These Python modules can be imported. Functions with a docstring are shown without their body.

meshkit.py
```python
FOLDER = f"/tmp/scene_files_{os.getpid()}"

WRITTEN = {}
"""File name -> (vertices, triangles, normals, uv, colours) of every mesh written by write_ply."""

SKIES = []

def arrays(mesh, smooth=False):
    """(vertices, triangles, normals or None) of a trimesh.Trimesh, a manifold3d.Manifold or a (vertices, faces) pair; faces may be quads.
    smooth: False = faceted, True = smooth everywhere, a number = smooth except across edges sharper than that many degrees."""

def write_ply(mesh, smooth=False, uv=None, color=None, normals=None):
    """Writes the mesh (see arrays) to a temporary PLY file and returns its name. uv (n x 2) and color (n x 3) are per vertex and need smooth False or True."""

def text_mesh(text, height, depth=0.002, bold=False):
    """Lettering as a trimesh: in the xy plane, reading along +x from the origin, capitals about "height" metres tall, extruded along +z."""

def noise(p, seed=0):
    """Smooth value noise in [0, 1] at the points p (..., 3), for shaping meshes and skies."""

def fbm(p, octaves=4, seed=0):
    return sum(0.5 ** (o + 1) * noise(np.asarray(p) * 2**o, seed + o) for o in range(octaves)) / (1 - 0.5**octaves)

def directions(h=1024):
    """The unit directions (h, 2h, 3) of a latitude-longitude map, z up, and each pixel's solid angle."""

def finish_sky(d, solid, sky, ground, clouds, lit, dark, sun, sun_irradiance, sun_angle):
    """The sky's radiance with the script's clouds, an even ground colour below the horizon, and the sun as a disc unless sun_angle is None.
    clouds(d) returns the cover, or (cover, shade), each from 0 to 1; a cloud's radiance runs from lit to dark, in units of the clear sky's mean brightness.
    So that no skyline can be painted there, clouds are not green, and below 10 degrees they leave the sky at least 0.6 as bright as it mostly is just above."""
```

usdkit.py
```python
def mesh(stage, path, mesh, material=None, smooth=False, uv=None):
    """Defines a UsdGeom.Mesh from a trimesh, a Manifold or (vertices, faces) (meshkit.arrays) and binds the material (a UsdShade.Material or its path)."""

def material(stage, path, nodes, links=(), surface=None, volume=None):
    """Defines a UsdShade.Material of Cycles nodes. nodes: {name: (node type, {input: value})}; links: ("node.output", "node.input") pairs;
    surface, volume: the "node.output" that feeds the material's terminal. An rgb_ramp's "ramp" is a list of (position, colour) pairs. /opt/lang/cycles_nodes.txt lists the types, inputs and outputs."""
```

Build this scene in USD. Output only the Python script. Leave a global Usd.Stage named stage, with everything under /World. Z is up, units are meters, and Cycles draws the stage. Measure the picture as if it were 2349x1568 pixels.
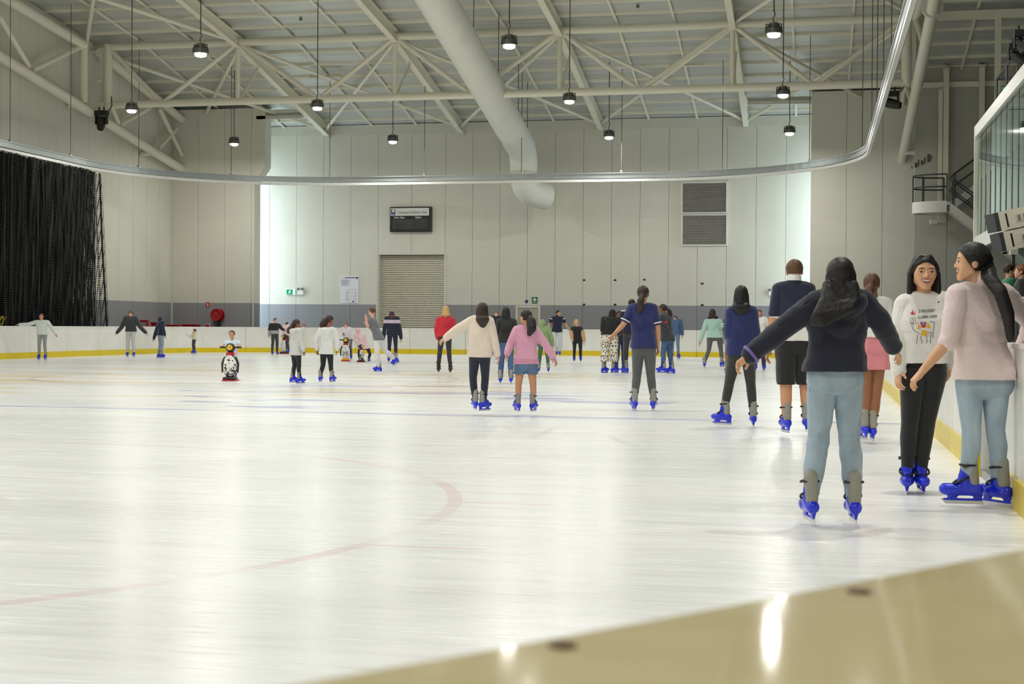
import math, random
import numpy as np, trimesh, manifold3d as m3, usdkit, meshkit
from pxr import Usd, UsdGeom, UsdShade, UsdLux, Gf, Sdf
random.seed(7); np.random.seed(7)
stage = Usd.Stage.CreateInMemory()
UsdGeom.SetStageUpAxis(stage, 'Z'); UsdGeom.SetStageMetersPerUnit(stage, 1.0)
UsdGeom.Xform.Define(stage, '/World'); UsdGeom.Scope.Define(stage, '/World/Looks')

# ---------------------------------------------------------------- camera, exposure, light levels
W, H = 2349, 1568
CH, FPX = 1.17, 3300.0                       # lens height above the ice, focal length in pixels
YAW = math.atan((1873 - 1174.5) / FPX); PITCH = math.atan(35 / FPX); ROLL = 0.0069
EXPOSURE = 0.0
LAMP = 640.0                                 # radiance of a lamp's light disc
DAY = 4.9                                    # radiance of the daylit frosted side windows
R0 = np.array([math.cos(YAW), math.sin(YAW), 0]); F0 = np.array([-math.sin(YAW), math.cos(YAW), 0]); U0 = np.array([0, 0, 1.0])
Fw = F0 * math.cos(PITCH) - U0 * math.sin(PITCH); Up = U0 * math.cos(PITCH) + F0 * math.sin(PITCH)
Rt = R0 * math.cos(ROLL) + Up * math.sin(ROLL); Up = Up * math.cos(ROLL) - R0 * math.sin(ROLL)
EYE = np.array([0, 0, CH])
cam = UsdGeom.Camera.Define(stage, '/World/Camera')
cam.CreateHorizontalApertureAttr(36.0); cam.CreateVerticalApertureAttr(36.0 * H / W)
cam.CreateFocalLengthAttr(36.0 * FPX / W); cam.CreateFStopAttr(13.0); cam.CreateFocusDistanceAttr(22.0)
cam.CreateClippingRangeAttr(Gf.Vec2f(0.05, 500)); cam.CreateExposureAttr(EXPOSURE)
_m = np.eye(4); _m[0, :3], _m[1, :3], _m[2, :3], _m[3, :3] = Rt, Up, -Fw, EYE
cam.AddTransformOp().Set(Gf.Matrix4d(_m.tolist()))

def ray(px, py): return Fw + Rt * ((px - W / 2) / FPX) - Up * ((py - H / 2) / FPX)
def PX(px, py, X): d = ray(px, py); return EYE + d * (X / d[0])
def PY(px, py, Y): d = ray(px, py); return EYE + d * (Y / d[1])
def PZ(px, py, Z): d = ray(px, py); return EYE + d * ((Z - CH) / d[2])
def PD(px, py, D): return EYE + ray(px, py) * D

# ---------------------------------------------------------------- helpers
_used = {}
def numbered(parent, name):
    k = (parent, name); n = _used.get(k, 0); _used[k] = n + 1
    return name if n == 0 else f'{name}_{n:03d}'
def tag(prim, label=None, cat=None, group=None, kind=None):
    for k, v in (('label', label), ('category', cat), ('group', group), ('kind', kind)):
        if v: prim.SetCustomDataByKey(k, v)
    return prim
class Thing:
    def __init__(s, name, label, cat, loc=(0, 0, 0), group=None, kind=None):
        s.path = '/World/' + numbered('/World', name); s.loc = np.array(loc, float)
        x = UsdGeom.Xform.Define(stage, s.path); x.AddTranslateOp().Set(Gf.Vec3d(*map(float, loc)))
        s.prim = tag(x.GetPrim(), label, cat, group, kind)
    def __call__(s, name, mesh, mat, smooth=False, label=None, kind=None, parent=None):
        base = parent.path if parent else s.path
        p = base + '/' + numbered(base, name)
        v, f = arr(mesh)
        o = usdkit.mesh(stage, p, trimesh.Trimesh(v - s.loc, f, process=False), mat, smooth)
        tag(o.GetPrim(), label, None, None, kind)
        return Part(p, o.GetPrim())
class Part:
    def __init__(s, path, prim): s.path, s.prim = path, prim
def arr(mesh):
    if isinstance(mesh, list): mesh = cat(mesh)
    v, f, _ = meshkit.arrays(mesh, False)
    return v, f
def cat(ms):
    vs, fs, n = [], [], 0
    for m in ms:
        v, f = arr(m); vs.append(v); fs.append(f + n); n += len(v)
    return trimesh.Trimesh(np.vstack(vs), np.vstack(fs), process=False)
def solo(name, mesh, mat, label, catg, smooth=False, group=None, kind=None):
    p = '/World/' + numbered('/World', name)
    v, f = arr(mesh)
    o = usdkit.mesh(stage, p, trimesh.Trimesh(v, f, process=False), mat, smooth)
    return Part(p, tag(o.GetPrim(), label, catg, group, kind))
_BF = np.array([[0,3,2,1],[4,5,6,7],[0,1,5,4],[1,2,6,5],[2,3,7,6],[3,0,4,7]])
def hexa(p8):
    p8 = np.asarray(p8, float); f = np.vstack([_BF[:, [0,1,2]], _BF[:, [0,2,3]]])
    m = trimesh.Trimesh(p8, f, process=False)
    if m.volume < 0: m.invert()
    return m
def box(x0, x1, y0, y1, z0, z1):
    return hexa([(x0,y0,z0),(x1,y0,z0),(x1,y1,z0),(x0,y1,z0),(x0,y0,z1),(x1,y0,z1),(x1,y1,z1),(x0,y1,z1)])
def cbox(x0, x1, y0, y1, z0, z1, c=.01):
    """Box with chamfered edges."""
    pts = []
    for x, sx in ((x0, 1), (x1, -1)):
        for y, sy in ((y0, 1), (y1, -1)):
            for z, sz in ((z0, 1), (z1, -1)):
                pts += [(x + sx*c, y + sy*c, z), (x + sx*c, y, z + sz*c), (x, y + sy*c, z + sz*c)]
    return m3.Manifold.hull_points(np.array(pts, float))
def frame(d):
    d = np.asarray(d, float) / np.linalg.norm(d)
    a = np.cross(d, (0, 0, 1.0)) if abs(d[2]) < .95 else np.cross(d, (0, 1.0, 0))
    a /= np.linalg.norm(a); return d, a, np.cross(a, d)
def tube(p, q, r, n=14, r2=None):
    p, q = np.asarray(p, float), np.asarray(q, float); d, a, b = frame(q - p)
    t = np.linspace(0, 2*np.pi, n, endpoint=False); c = np.cos(t)[:, None]*a + np.sin(t)[:, None]*b
    v = np.vstack([p + c*r, q + c*(r if r2 is None else r2), p[None], q[None]])
    i = np.arange(n); j = (i + 1) % n
    f = np.vstack([np.c_[i, j, j+n], np.c_[i, j+n, i+n], np.c_[j, i, np.full(n, 2*n)], np.c_[i+n, j+n, np.full(n, 2*n+1)]])
    m = trimesh.Trimesh(v, f, process=False)
    if m.volume < 0: m.invert()
    return m
def sweep(pts, r, n=10, closed=False):
    pts = np.asarray(pts, float); k = len(pts)
    rr = np.broadcast_to(r, (k,))
    tg = np.gradient(pts, axis=0)
    if closed: tg = np.roll(pts, -1, 0) - np.roll(pts, 1, 0)
    tg /= np.linalg.norm(tg, axis=1)[:, None] + 1e-12
    _, a, _ = frame(tg[0]); V = []
    for i in range(k):
        a = a - tg[i]*(a @ tg[i]); a /= np.linalg.norm(a); b = np.cross(tg[i], a)
        t = np.linspace(0, 2*np.pi, n, endpoint=False)
        V.append(pts[i] + rr[i]*(np.cos(t)[:, None]*a + np.sin(t)[:, None]*b))
    v = np.vstack(V); f = []
    for i in range(k if closed else k - 1):
        for j in range(n):
            A, B = i*n + j, i*n + (j+1) % n; C, D = ((i+1) % k)*n + j, ((i+1) % k)*n + (j+1) % n
            f += [(A, B, D), (A, D, C)]
    if not closed:
        for s in (0, k-1):
            c = len(v); v = np.vstack([v, pts[s][None]])
            for j in range(n):
                A, B = s*n + j, s*n + (j+1) % n
                f.append((B, A, c) if s == 0 else (A, B, c))
    m = trimesh.Trimesh(v, np.array(f), process=False)
    if not closed and m.volume < 0: m.invert()
    return m
def strip(path, w0, w1, z0, z1, closed=False):
    """A wall-like band along a plan path: offset w0..w1 to the left normal, height z0..z1."""
    p = np.asarray(path, float)[:, :2]; k = len(p)
    t = (np.roll(p, -1, 0) - np.roll(p, 1, 0)) if closed else np.gradient(p, axis=0)
    t /= np.linalg.norm(t, axis=1)[:, None]; n = np.c_[-t[:, 1], t[:, 0]]
    a, b = p + n*w0, p + n*w1
    v = np.vstack([np.c_[a, np.full(k, z0)], np.c_[b, np.full(k, z0)], np.c_[b, np.full(k, z1)], np.c_[a, np.full(k, z1)]])
    f = []
    for i in range(k if closed else k - 1):
        j = (i + 1) % k
        for s in range(4):
            q = (s + 1) % 4
            f += [(s*k+i, q*k+i, q*k+j), (s*k+i, q*k+j, s*k+j)]
    if not closed:
        e = k - 1
        f += [(0, 2*k, k), (0, 3*k, 2*k), (e, k+e, 2*k+e), (e, 2*k+e, 3*k+e)]
    m = trimesh.Trimesh(v, np.array(f), process=False)
    if m.volume < 0: m.invert()
    return m
def lathe(prof, o=(0, 0, 0), n=24, axis=None):
    prof = np.asarray(prof, float); t = np.linspace(0, 2*np.pi, n, endpoint=False); k = len(prof)
    v = np.vstack([np.c_[r*np.cos(t), r*np.sin(t), np.full(n, z)] for r, z in prof])
    f = []
    for i in range(k - 1):
        for j in range(n):
            A, B, C, D = i*n+j, i*n+(j+1) % n, (i+1)*n+j, (i+1)*n+(j+1) % n
            f += [(A, B, D), (A, D, C)]
    for s in (0, k-1):
        c = len(v); v = np.vstack([v, [[0, 0, prof[s][1]]]])
        for j in range(n):
            A, B = s*n+j, s*n+(j+1) % n
            f.append((B, A, c) if s == 0 else (A, B, c))
    if axis is not None:
        d, a, b = frame(axis); v = v[:, :1]*a + v[:, 1:2]*b + v[:, 2:]*d
    m = trimesh.Trimesh(v + np.asarray(o, float), np.array(f), process=False)
    if m.volume < 0: m.invert()
    return m
def text_on(text, h, o, xdir, zdir, depth=.004, bold=False, width=None):
    """Lettering standing up: reading along xdir, up along zdir, centred at o."""
    t = meshkit.text_mesh(text, h, depth, bold); v = np.array(t.vertices)
    v[:, 0] -= (v[:, 0].min() + v[:, 0].max())/2; v[:, 1] -= h/2
    if width: v[:, 0] *= width/np.ptp(v[:, 0])
    x, z = np.asarray(xdir, float), np.asarray(zdir, float); y = np.cross(x, z)
    return trimesh.Trimesh(np.asarray(o, float) + v[:, :1]*x + v[:, 1:2]*z + v[:, 2:]*y, t.faces, process=False)

# ---------------------------------------------------------------- materials
class NG:
    def __init__(s): s.n, s.l, s.k = {}, [], 0
    def __call__(s, kind, out, **inp):
        s.k += 1; nm = f'n{s.k}'; vals = {}
        for a, b in inp.items():
            if isinstance(b, str) and b.startswith('@'): s.l.append((b[1:], f'{nm}.{a}'))
            else: vals[a] = b
        s.n[nm] = (kind, vals); return f'@{nm}.{out}'
    def math(s, op, a, b=0.0, c=0.0): return s('math', 'value', math_type=op, value1=a, value2=b, value3=c)
    def mix(s, fac, a, b, bt='mix'): return s('mix_color', 'result', blend_type=bt, fac=fac, a=a, b=b)
    def make(s, name, surf): return usdkit.material(stage, '/World/Looks/' + name, s.n, s.l, surface=surf[1:])
def sc(c): return tuple(((x/255+.055)/1.055)**2.4 if x > 10 else x/255/12.92 for x in c)   # sRGB 0-255 to linear
_mats = {}
def mat(name, col, rough=.5, var=.0, vs=8.0, bump=.0, bs=60.0, metal=0., spec=.5, coat=0., sheen=0., stretch=(1, 1, 1)):
    if name in _mats: return _mats[name]
    g = NG(); pos = g('geometry', 'position')
    if stretch != (1, 1, 1): pos = g('mapping', 'vector', vector=pos, scale=stretch)
    p = dict(base_color=tuple(col), roughness=rough, metallic=metal, specular_ior_level=spec, coat_weight=coat, sheen_weight=sheen)
    if var:
        nz = g('noise_texture', 'fac', vector=pos, scale=vs, detail=4., roughness=.6)
        p['base_color'] = g.mix(nz, tuple(np.array(col)*(1-var)), tuple(np.minimum(np.array(col)*(1+var), 1)))
    if bump:
        nb = g('noise_texture', 'fac', vector=pos, scale=bs, detail=3.)
        p['normal'] = g('bump', 'normal', height=nb, strength=bump, distance=.01)
    _mats[name] = g.make(name, g('principled_bsdf', 'BSDF', **p)); return _mats[name]
def wallmat(name, upper, band, zb):
    g = NG(); pos = g('geometry', 'position'); z = g('separate_xyz', 'z', vector=pos)
    nz = g('noise_texture', 'fac', vector=pos, scale=.6, detail=5., roughness=.6)
    gr = g('noise_texture', 'fac', vector=g('mapping', 'vector', vector=pos, scale=(3., 3., .25)), scale=1., detail=4.)
    up = g.math('greater_than', z, zb)
    c = g.mix(up, band, upper)
    d = g.math('multiply_add', nz, .10, .93); d = g.math('multiply', d, g.math('multiply_add', gr, .06, .97))
    c = g.mix(1., c, g('combine_xyz', 'vector', x=d, y=d, z=d), 'multiply')
    return g.make(name, g('principled_bsdf', 'BSDF', base_color=c, roughness=.5, specular_ior_level=.35))
CREAM = sc((222, 220, 205)); BAND = sc((150, 150, 152))
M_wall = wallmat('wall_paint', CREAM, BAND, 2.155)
M_wallside = wallmat('side_wall_shade_tone', sc((184, 184, 174)), sc((140, 141, 142)), 2.155)  # grey wall colour with the shade of the right side put into it
M_pipe = mat('pipe_paint', sc((232, 228, 208)), .38, .05, 1.2)
M_trim = mat('trim_paint', sc((214, 212, 198)), .4, .04, 2.)
M_white = mat('white_paint', sc((236, 236, 230)), .35, .03, 3.)
M_galv = mat('galvanised_steel', sc((170, 176, 176)), .38, .15, 5., metal=.75)
M_steel = mat('brushed_steel', sc((190, 192, 192)), .3, .08, 12., metal=1.)
M_black = mat('black_metal', sc((26, 26, 27)), .4, .1, 20.)
M_rod = mat('dark_rod', sc((88, 88, 82)), .5)
M_rail = mat('dark_grey_rail', sc((62, 64, 66)), .4, .05, 9.)
M_duct = mat('duct_fabric', sc((226, 226, 214)), .6, .04, 1.5, bump=.15, bs=4.)
M_floor = mat('rubber_floor', sc((92, 92, 92)), .75, .12, 6., bump=.2)
M_yellow = mat('yellow_plastic', sc((222, 196, 12)), .32, .10, 2.5)
M_dark = mat('dark_gap', sc((46, 44, 42)), .7)
def foil():
    g = NG(); pos = g('geometry', 'position')
    n1 = g('noise_texture', 'fac', vector=g('mapping', 'vector', vector=pos, scale=(.12, 1.6, 1.)), scale=1.2, detail=5., roughness=.6)
    n2 = g('noise_texture', 'fac', vector=g('mapping', 'vector', vector=pos, scale=(.5, 9., 1.)), scale=1.5, detail=4.)
    c = g('rgb_ramp', 'color', fac=n1, ramp=[(.25, sc((196, 199, 197))), (.75, sc((226, 228, 226)))])
    r = g.math('multiply_add', n1, .25, .30)
    b = g('bump', 'normal', height=g.math('add', n1, g.math('multiply', n2, .35)), strength=.35, distance=.12)
    return g.make('foil_insulation', g('principled_bsdf', 'BSDF', base_color=c, metallic=.62, roughness=r, normal=b))
M_foil = foil()
def emis(name, col, s):
    g = NG(); return g.make(name, g('emission', 'emission', color=tuple(col), strength=float(s)))
M_lens = emis('lamp_lens', (1.0, .98, .90), 9.0)
def frosted():
    """Daylit frosted polycarbonate: gives off the light of the sky behind it, and has a soft gloss."""
    g = NG(); e = g('emission', 'emission', color=(.68, .85, 1.0), strength=DAY)
    d = g('principled_bsdf', 'BSDF', base_color=(.8, .84, .86), roughness=.4)
    return g.make('daylit_frosted_pane', g('add_closure', 'closure', closure1=e, closure2=d))
M_day = frosted()
def paneglass(name, tint, refl=1.5):
    g = NG(); fr = g('fresnel', 'fac', IOR=refl)
    return g.make(name, g('mix_closure', 'closure', fac=fr, closure1=g('transparent_bsdf', 'BSDF', color=tint), closure2=g('glossy_bsdf', 'BSDF', color=(.9, .95, .93), roughness=.03)))
M_green = paneglass('green_glass', (.52, .70, .62), 1.9)
def ice():
    g = NG(); pos = g('geometry', 'position'); x = g('separate_xyz', 'x', vector=pos); y = g('separate_xyz', 'y', vector=pos)
    def rot(a, s, off=(0, 0, 0)): return g('mapping', 'vector', vector=pos, rotation=(0, 0, math.radians(a)), scale=s, location=off)
    big = g('noise_texture', 'fac', vector=rot(12, (.14, .38, 1)), scale=1., detail=3.5, roughness=.62, distortion=.9)
    st1 = g('noise_texture', 'fac', vector=rot(9, (.35, 4., 1)), scale=1.3, detail=3.5, roughness=.68, distortion=1.6)
    st2 = g('noise_texture', 'fac', vector=rot(14, (.8, 14., 1)), scale=1.3, detail=3., roughness=.7, distortion=.8)
    st3 = g('noise_texture', 'fac', vector=rot(-38, (1.2, 22., 1)), scale=1., detail=2.5, roughness=.7, distortion=1.2)
    c = g('rgb_ramp', 'color', fac=big, ramp=[(.30, sc((230, 231, 228))), (.52, sc((243, 244, 242))), (.75, sc((250, 250, 249)))])
    dk = g('rgb_ramp', 'color', fac=st1, ramp=[(.30, (.90,)*3), (.5, (1.,)*3), (.75, (1.03,)*3)])
    c = g.mix(.55, c, dk, 'multiply')
    lt = g('rgb_ramp', 'color', fac=g.math('maximum', st2, st3), ramp=[(.62, (0.,)*3), (.74, (1.,)*3)])
    c = g.mix(g.math('multiply', lt, .45), c, (.97, .975, .97))
    # painted lines under the ice, frosted over by skating
    worn = g('rgb_ramp', 'color', fac=g('noise_texture', 'fac', vector=rot(20, (.5, 1.5, 1)), scale=.9, detail=3.), ramp=[(.35, (.15,)*3), (.65, (1.,)*3)])
    def paint(c, m, col, k): return g.mix(g.math('multiply', g.math('multiply', m, worn), k), c, col)
    def line(v, at, w): return g.math('compare', v, at, w/2)
    def disc(cx, cy): return g('vector_math', 'value', math_type='distance', vector1=pos, vector2=(cx, cy, 0))
    c = paint(c, line(y, 18.4, .28), sc((70, 70, 190)), .5)
    c = paint(c, line(y, 26.8, .28), sc((170, 60, 60)), .34)
    c = paint(c, line(y, 44.5, .3), sc((70, 70, 190)), .3)
    d0 = disc(-6.75, 8.35)
    c = paint(c, line(d0, 4.5, .10), sc((205, 60, 70)), .22)
    for yy in (7.35, 9.3):
        c = paint(c, g.math('multiply', line(y, yy, .06), line(x, -2.0, .62)), sc((205, 60, 70)), .25)
    c = paint(c, line(disc(1.2 - 6.75, 8.35), .3, .3), sc((205, 60, 70)), .06)
    # faded club emblem in the centre circle: yellow and blue blotches
    dc = disc(-12.3, 30.0); inn = g.math('less_than', dc, 8.6)
    nb = g('noise_texture', 'fac', vector=rot(0, (.16, .42, 1), (3, 1, 0)), scale=1.3, detail=3.)
    c = paint(c, g.math('multiply', inn, g.math('greater_than', nb, .53)), sc((232, 200, 110)), .55)
    nb2 = g('noise_texture', 'fac', vector=rot(0, (.22, .5, 1), (9, 5, 0)), scale=1.2, detail=3.)
    dz = disc(-6.5, 23.5)
    c = paint(c, g.math('multiply', g.math('less_than', dz, 4.5), g.math('greater_than', nb2, .56)), sc((70, 80, 205)), .5)
    c = paint(c, line(dc, 4.6, .12), sc((70, 70, 190)), .3)
    r = g.math('multiply_add', st1, .16, .18); r = g.math('add', r, g.math('multiply', lt, .25))
    h = g.math('add', g.math('multiply', st1, .6), g.math('multiply', lt, .5)); h = g.math('add', h, g.math('multiply', big, .5))
    b = g('bump', 'normal', height=h, strength=.12, distance=.02)
    return g.make('skated_ice', g('principled_bsdf', 'BSDF', base_color=c, roughness=r, normal=b, ior=1.31, specular_ior_level=.32))
M_ice = ice()
def boardmat():
    g = NG(); pos = g('geometry', 'position')
    n = g('noise_texture', 'fac', vector=pos, scale=1.1, detail=6., roughness=.65)
    sm = g('noise_texture', 'fac', vector=g('mapping', 'vector', vector=pos, scale=(3., 3., 14.)), scale=1.5, detail=5., distortion=1.5)
    c = g('rgb_ramp', 'color', fac=n, ramp=[(.3, sc((226, 226, 218))), (.7, sc((240, 240, 234)))])
    k = g('rgb_ramp', 'color', fac=sm, ramp=[(.66, (1.,)*3), (.74, (.80, .80, .79))])
    c = g.mix(.8, c, k, 'multiply')
    return g.make('scuffed_white_board', g('principled_bsdf', 'BSDF', base_color=c, roughness=.28))
M_board = boardmat()
M_ledge = None
def ledgemat():
    g = NG(); pos = g('geometry', 'position')
    n = g('noise_texture', 'fac', vector=pos, scale=9., detail=5., roughness=.6)
    f = g('noise_texture', 'fac', vector=pos, scale=160., detail=3.)
    c = g('rgb_ramp', 'color', fac=n, ramp=[(.3, sc((204, 188, 142))), (.7, sc((216, 202, 160)))])
    b = g('bump', 'normal', height=f, strength=.02, distance=.001)
    return g.make('beige_board_cap', g('principled_bsdf', 'BSDF', base_color=c, roughness=.07, normal=b, specular_ior_level=.08))
M_ledge = ledgemat()

# ---------------------------------------------------------------- large structure
YF, YW, XL, XR = 64.0, 61.0, -28.8, 12.5        # far wall, facing walls, left wall, right wall
RIDGE, NEARW = 30.0, -5.5
YT = 53.3                                       # the cross truss
def zroof(y):
    y = y if y >= RIDGE else 2*RIDGE - y
    return 10.5 + (64 - y)*.198 if y >= YT else 12.62 + (YT - y)*.1225
XI0, XI1, YI0, YI1 = -25.8, 1.27, -3.25, 58.3   # the ice
def rink(off=0., step=.3, r_near=8.3, r_far=4.5):
    """Plan of the rink's edge, counter-clockwise from the right wall's near end; positive off = outwards."""
    P = []
    def arc(cx, cy, r, a0, a1):
        n = max(8, int(r*math.radians(abs(a1-a0))/step))
        for t in np.linspace(math.radians(a0), math.radians(a1), n+1): P.append((cx + (r+off)*math.cos(t), cy + (r+off)*math.sin(t)))
    arc(XI1-r_far, YI1-r_far, r_far, 0, 90); arc(XI0+r_far, YI1-r_far, r_far, 90, 180)
    arc(XI0+r_near, YI0+r_near, r_near, 180, 270); arc(XI1-r_near, YI0+r_near, r_near, 270, 360)
    return np.array(P)
def resample(P, step, closed=True):
    Q = np.vstack([P, P[:1]]) if closed else P
    s = np.r_[0, np.cumsum(np.linalg.norm(np.diff(Q, axis=0), axis=1))]; n = int(round(s[-1]/step))
    t = np.linspace(0, s[-1], n+1); t = t[:-1] if closed else t
    return np.c_[np.interp(t, s, Q[:, 0]), np.interp(t, s, Q[:, 1])]
def plate(poly, z0, z1):
    return m3.CrossSection([np.asarray(poly, float)]).extrude(z1-z0).translate([0, 0, z0])
solo('floor', box(XL-.3, XR+.3, NEARW-.3, YF+.4, -.23, -.03), M_floor, 'grey rubber and concrete floor around and under the ice', 'floor', kind='structure')
solo('ice', plate(rink(.04), -.03, 0), M_ice, 'white skated ice sheet with faint painted lines and scratches', 'ice', kind='structure')

# roof: the foil underside, purlins and battens
ceil = Thing('ceiling', 'silver foil lined ceiling with thin cream purlins', 'ceiling', kind='structure')
prof = [(YF+.3, zroof(YF+.3)), (YT, zroof(YT)), (RIDGE, zroof(RIDGE)), (2*RIDGE-YT, zroof(YT)), (NEARW, zroof(YF+1.5))]
for (ya, za), (yb, zb) in zip(prof[:-1], prof[1:]):
    ceil('roof_lining', hexa([(XL-.3,yb,zb),(XR+.3,yb,zb),(XR+.3,ya,za),(XL-.3,ya,za),(XL-.3,yb,zb+.2),(XR+.3,yb,zb+.2),(XR+.3,ya,za+.2),(XL-.3,ya,za+.2)]), M_foil)
for i in range(21):
    y = 63.2 - 1.335*i
    z = zroof(y); dz = zroof(y+.035) - zroof(y-.035)
    ceil('purlin', hexa([(XL,y-.035,z-.09-dz/2),(XR,y-.035,z-.09-dz/2),(XR,y+.035,z-.09+dz/2),(XL,y+.035,z-.09+dz/2),(XL,y-.035,z+.01-dz/2),(XR,y-.035,z+.01-dz/2),(XR,y+.035,z+.01+dz/2),(XL,y+.035,z+.01+dz/2)]), M_pipe)
RX = [3.33 - 6.43*k for k in range(6)]           # rafter lines; the first and the last carry the side trusses
def raked(x0, x1, ya, yb, top, bot):
    return hexa([(x0,ya,zroof(ya)+bot),(x1,ya,zroof(ya)+bot),(x1,yb,zroof(yb)+bot),(x0,yb,zroof(yb)+bot),(x0,ya,zroof(ya)+top),(x1,ya,zroof(ya)+top),(x1,yb,zroof(yb)+top),(x0,yb,zroof(yb)+top)])
for k in range(-1, 5):
    for j in (1, 2):
        x = RX[0] - 6.43*k - 2.143*j
        if x < XR - .3:
            ceil('batten', cat([raked(x-.045, x+.045, YT, 64., -.03, -.1), raked(x-.045, x+.045, RIDGE, YT, -.03, -.1)]), M_pipe)

# walls: sandwich panels side by side, a groove between them
def panelwall(name, label, horiz, a0, a1, at, z0, z1, mt, thick=.12, step=1.29, z1f=None, holes=()):
    t = Thing(name, label, 'wall', kind='structure')
    n = max(1, int(round(abs(a1-a0)/step))); e = np.linspace(a0, a1, n+1)
    back = .10
    for i in range(n):
        lo, hi = min(e[i], e[i+1])+.006, max(e[i], e[i+1])-.006
        zt = z1 if z1f is None else z1f
        for (za, zb) in cutout(lo, hi, z0, holes, z1):
            f0 = (lambda a: zt(a) if (callable(zt) and zb == z1) else zb)
            if horiz: p = [(lo,at,za),(hi,at,za),(hi,at+thick,za),(lo,at+thick,za),(lo,at,f0(lo)),(hi,at,f0(hi)),(hi,at+thick,f0(hi)),(lo,at+thick,f0(lo))]
            else: p = [(at,lo,za),(at,hi,za),(at+thick,hi,za),(at+thick,lo,za),(at,lo,f0(lo)),(at,hi,f0(hi)),(at+thick,hi,f0(hi)),(at+thick,lo,f0(lo))]
            t('wall_panel', hexa(p), mt)
    return t
def cutout(lo, hi, z0, holes, z1):
    mid = (lo+hi)/2; segs = [(z0, z1)]
    for (h0, h1, hz0, hz1) in holes:
        if h0 < mid < h1:
            segs = [s for (a, b) in segs for s in ((a, min(b, hz0)), (max(a, hz1), b)) if s[1]-s[0] > .01]
    return segs
XFL, XFR = -26.6, 1.2                            # the far recess between its two side windows
DR0, DR1 = PY(867, 600, YF)[0], PY(1021, 600, YF)[0]; DZ = PY(945, 584, YF)[2]
def farwall():
    """Far wall panels fitted around the roller door."""
    t = Thing('wall_far', 'cream panelled far wall with grey band at its foot', 'wall', kind='structure')
    def run(a, b):
        n = max(1, int(round((b-a)/1.29))); e = np.linspace(a, b, n+1)
        for i in range(n): t('wall_panel', box(e[i]+.006, e[i+1]-.006, YF, YF+.12, -.03, 10.32), M_wall)
    run(XFL, DR0); run(DR1, XFR)
    n = 3; e = np.linspace(DR0, DR1, n)
    for i in range(n-1): t('wall_panel', box(e[i]+.006, e[i+1]-.006, YF, YF+.12, DZ, 10.32), M_wall)
    t('backing', [box(XFL-.2, DR0, YF+.13, YF+.3, -.03, 10.6), box(DR1, XFR+.2, YF+.13, YF+.3, -.03, 10.6), box(DR0, DR1, YF+.13, YF+.3, DZ, 10.6)], M_wall)
    t('flashing', box(XFL, XFR, YF-.03, YF-.001, 10.02, 10.48), M_trim)
farwall()
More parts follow.
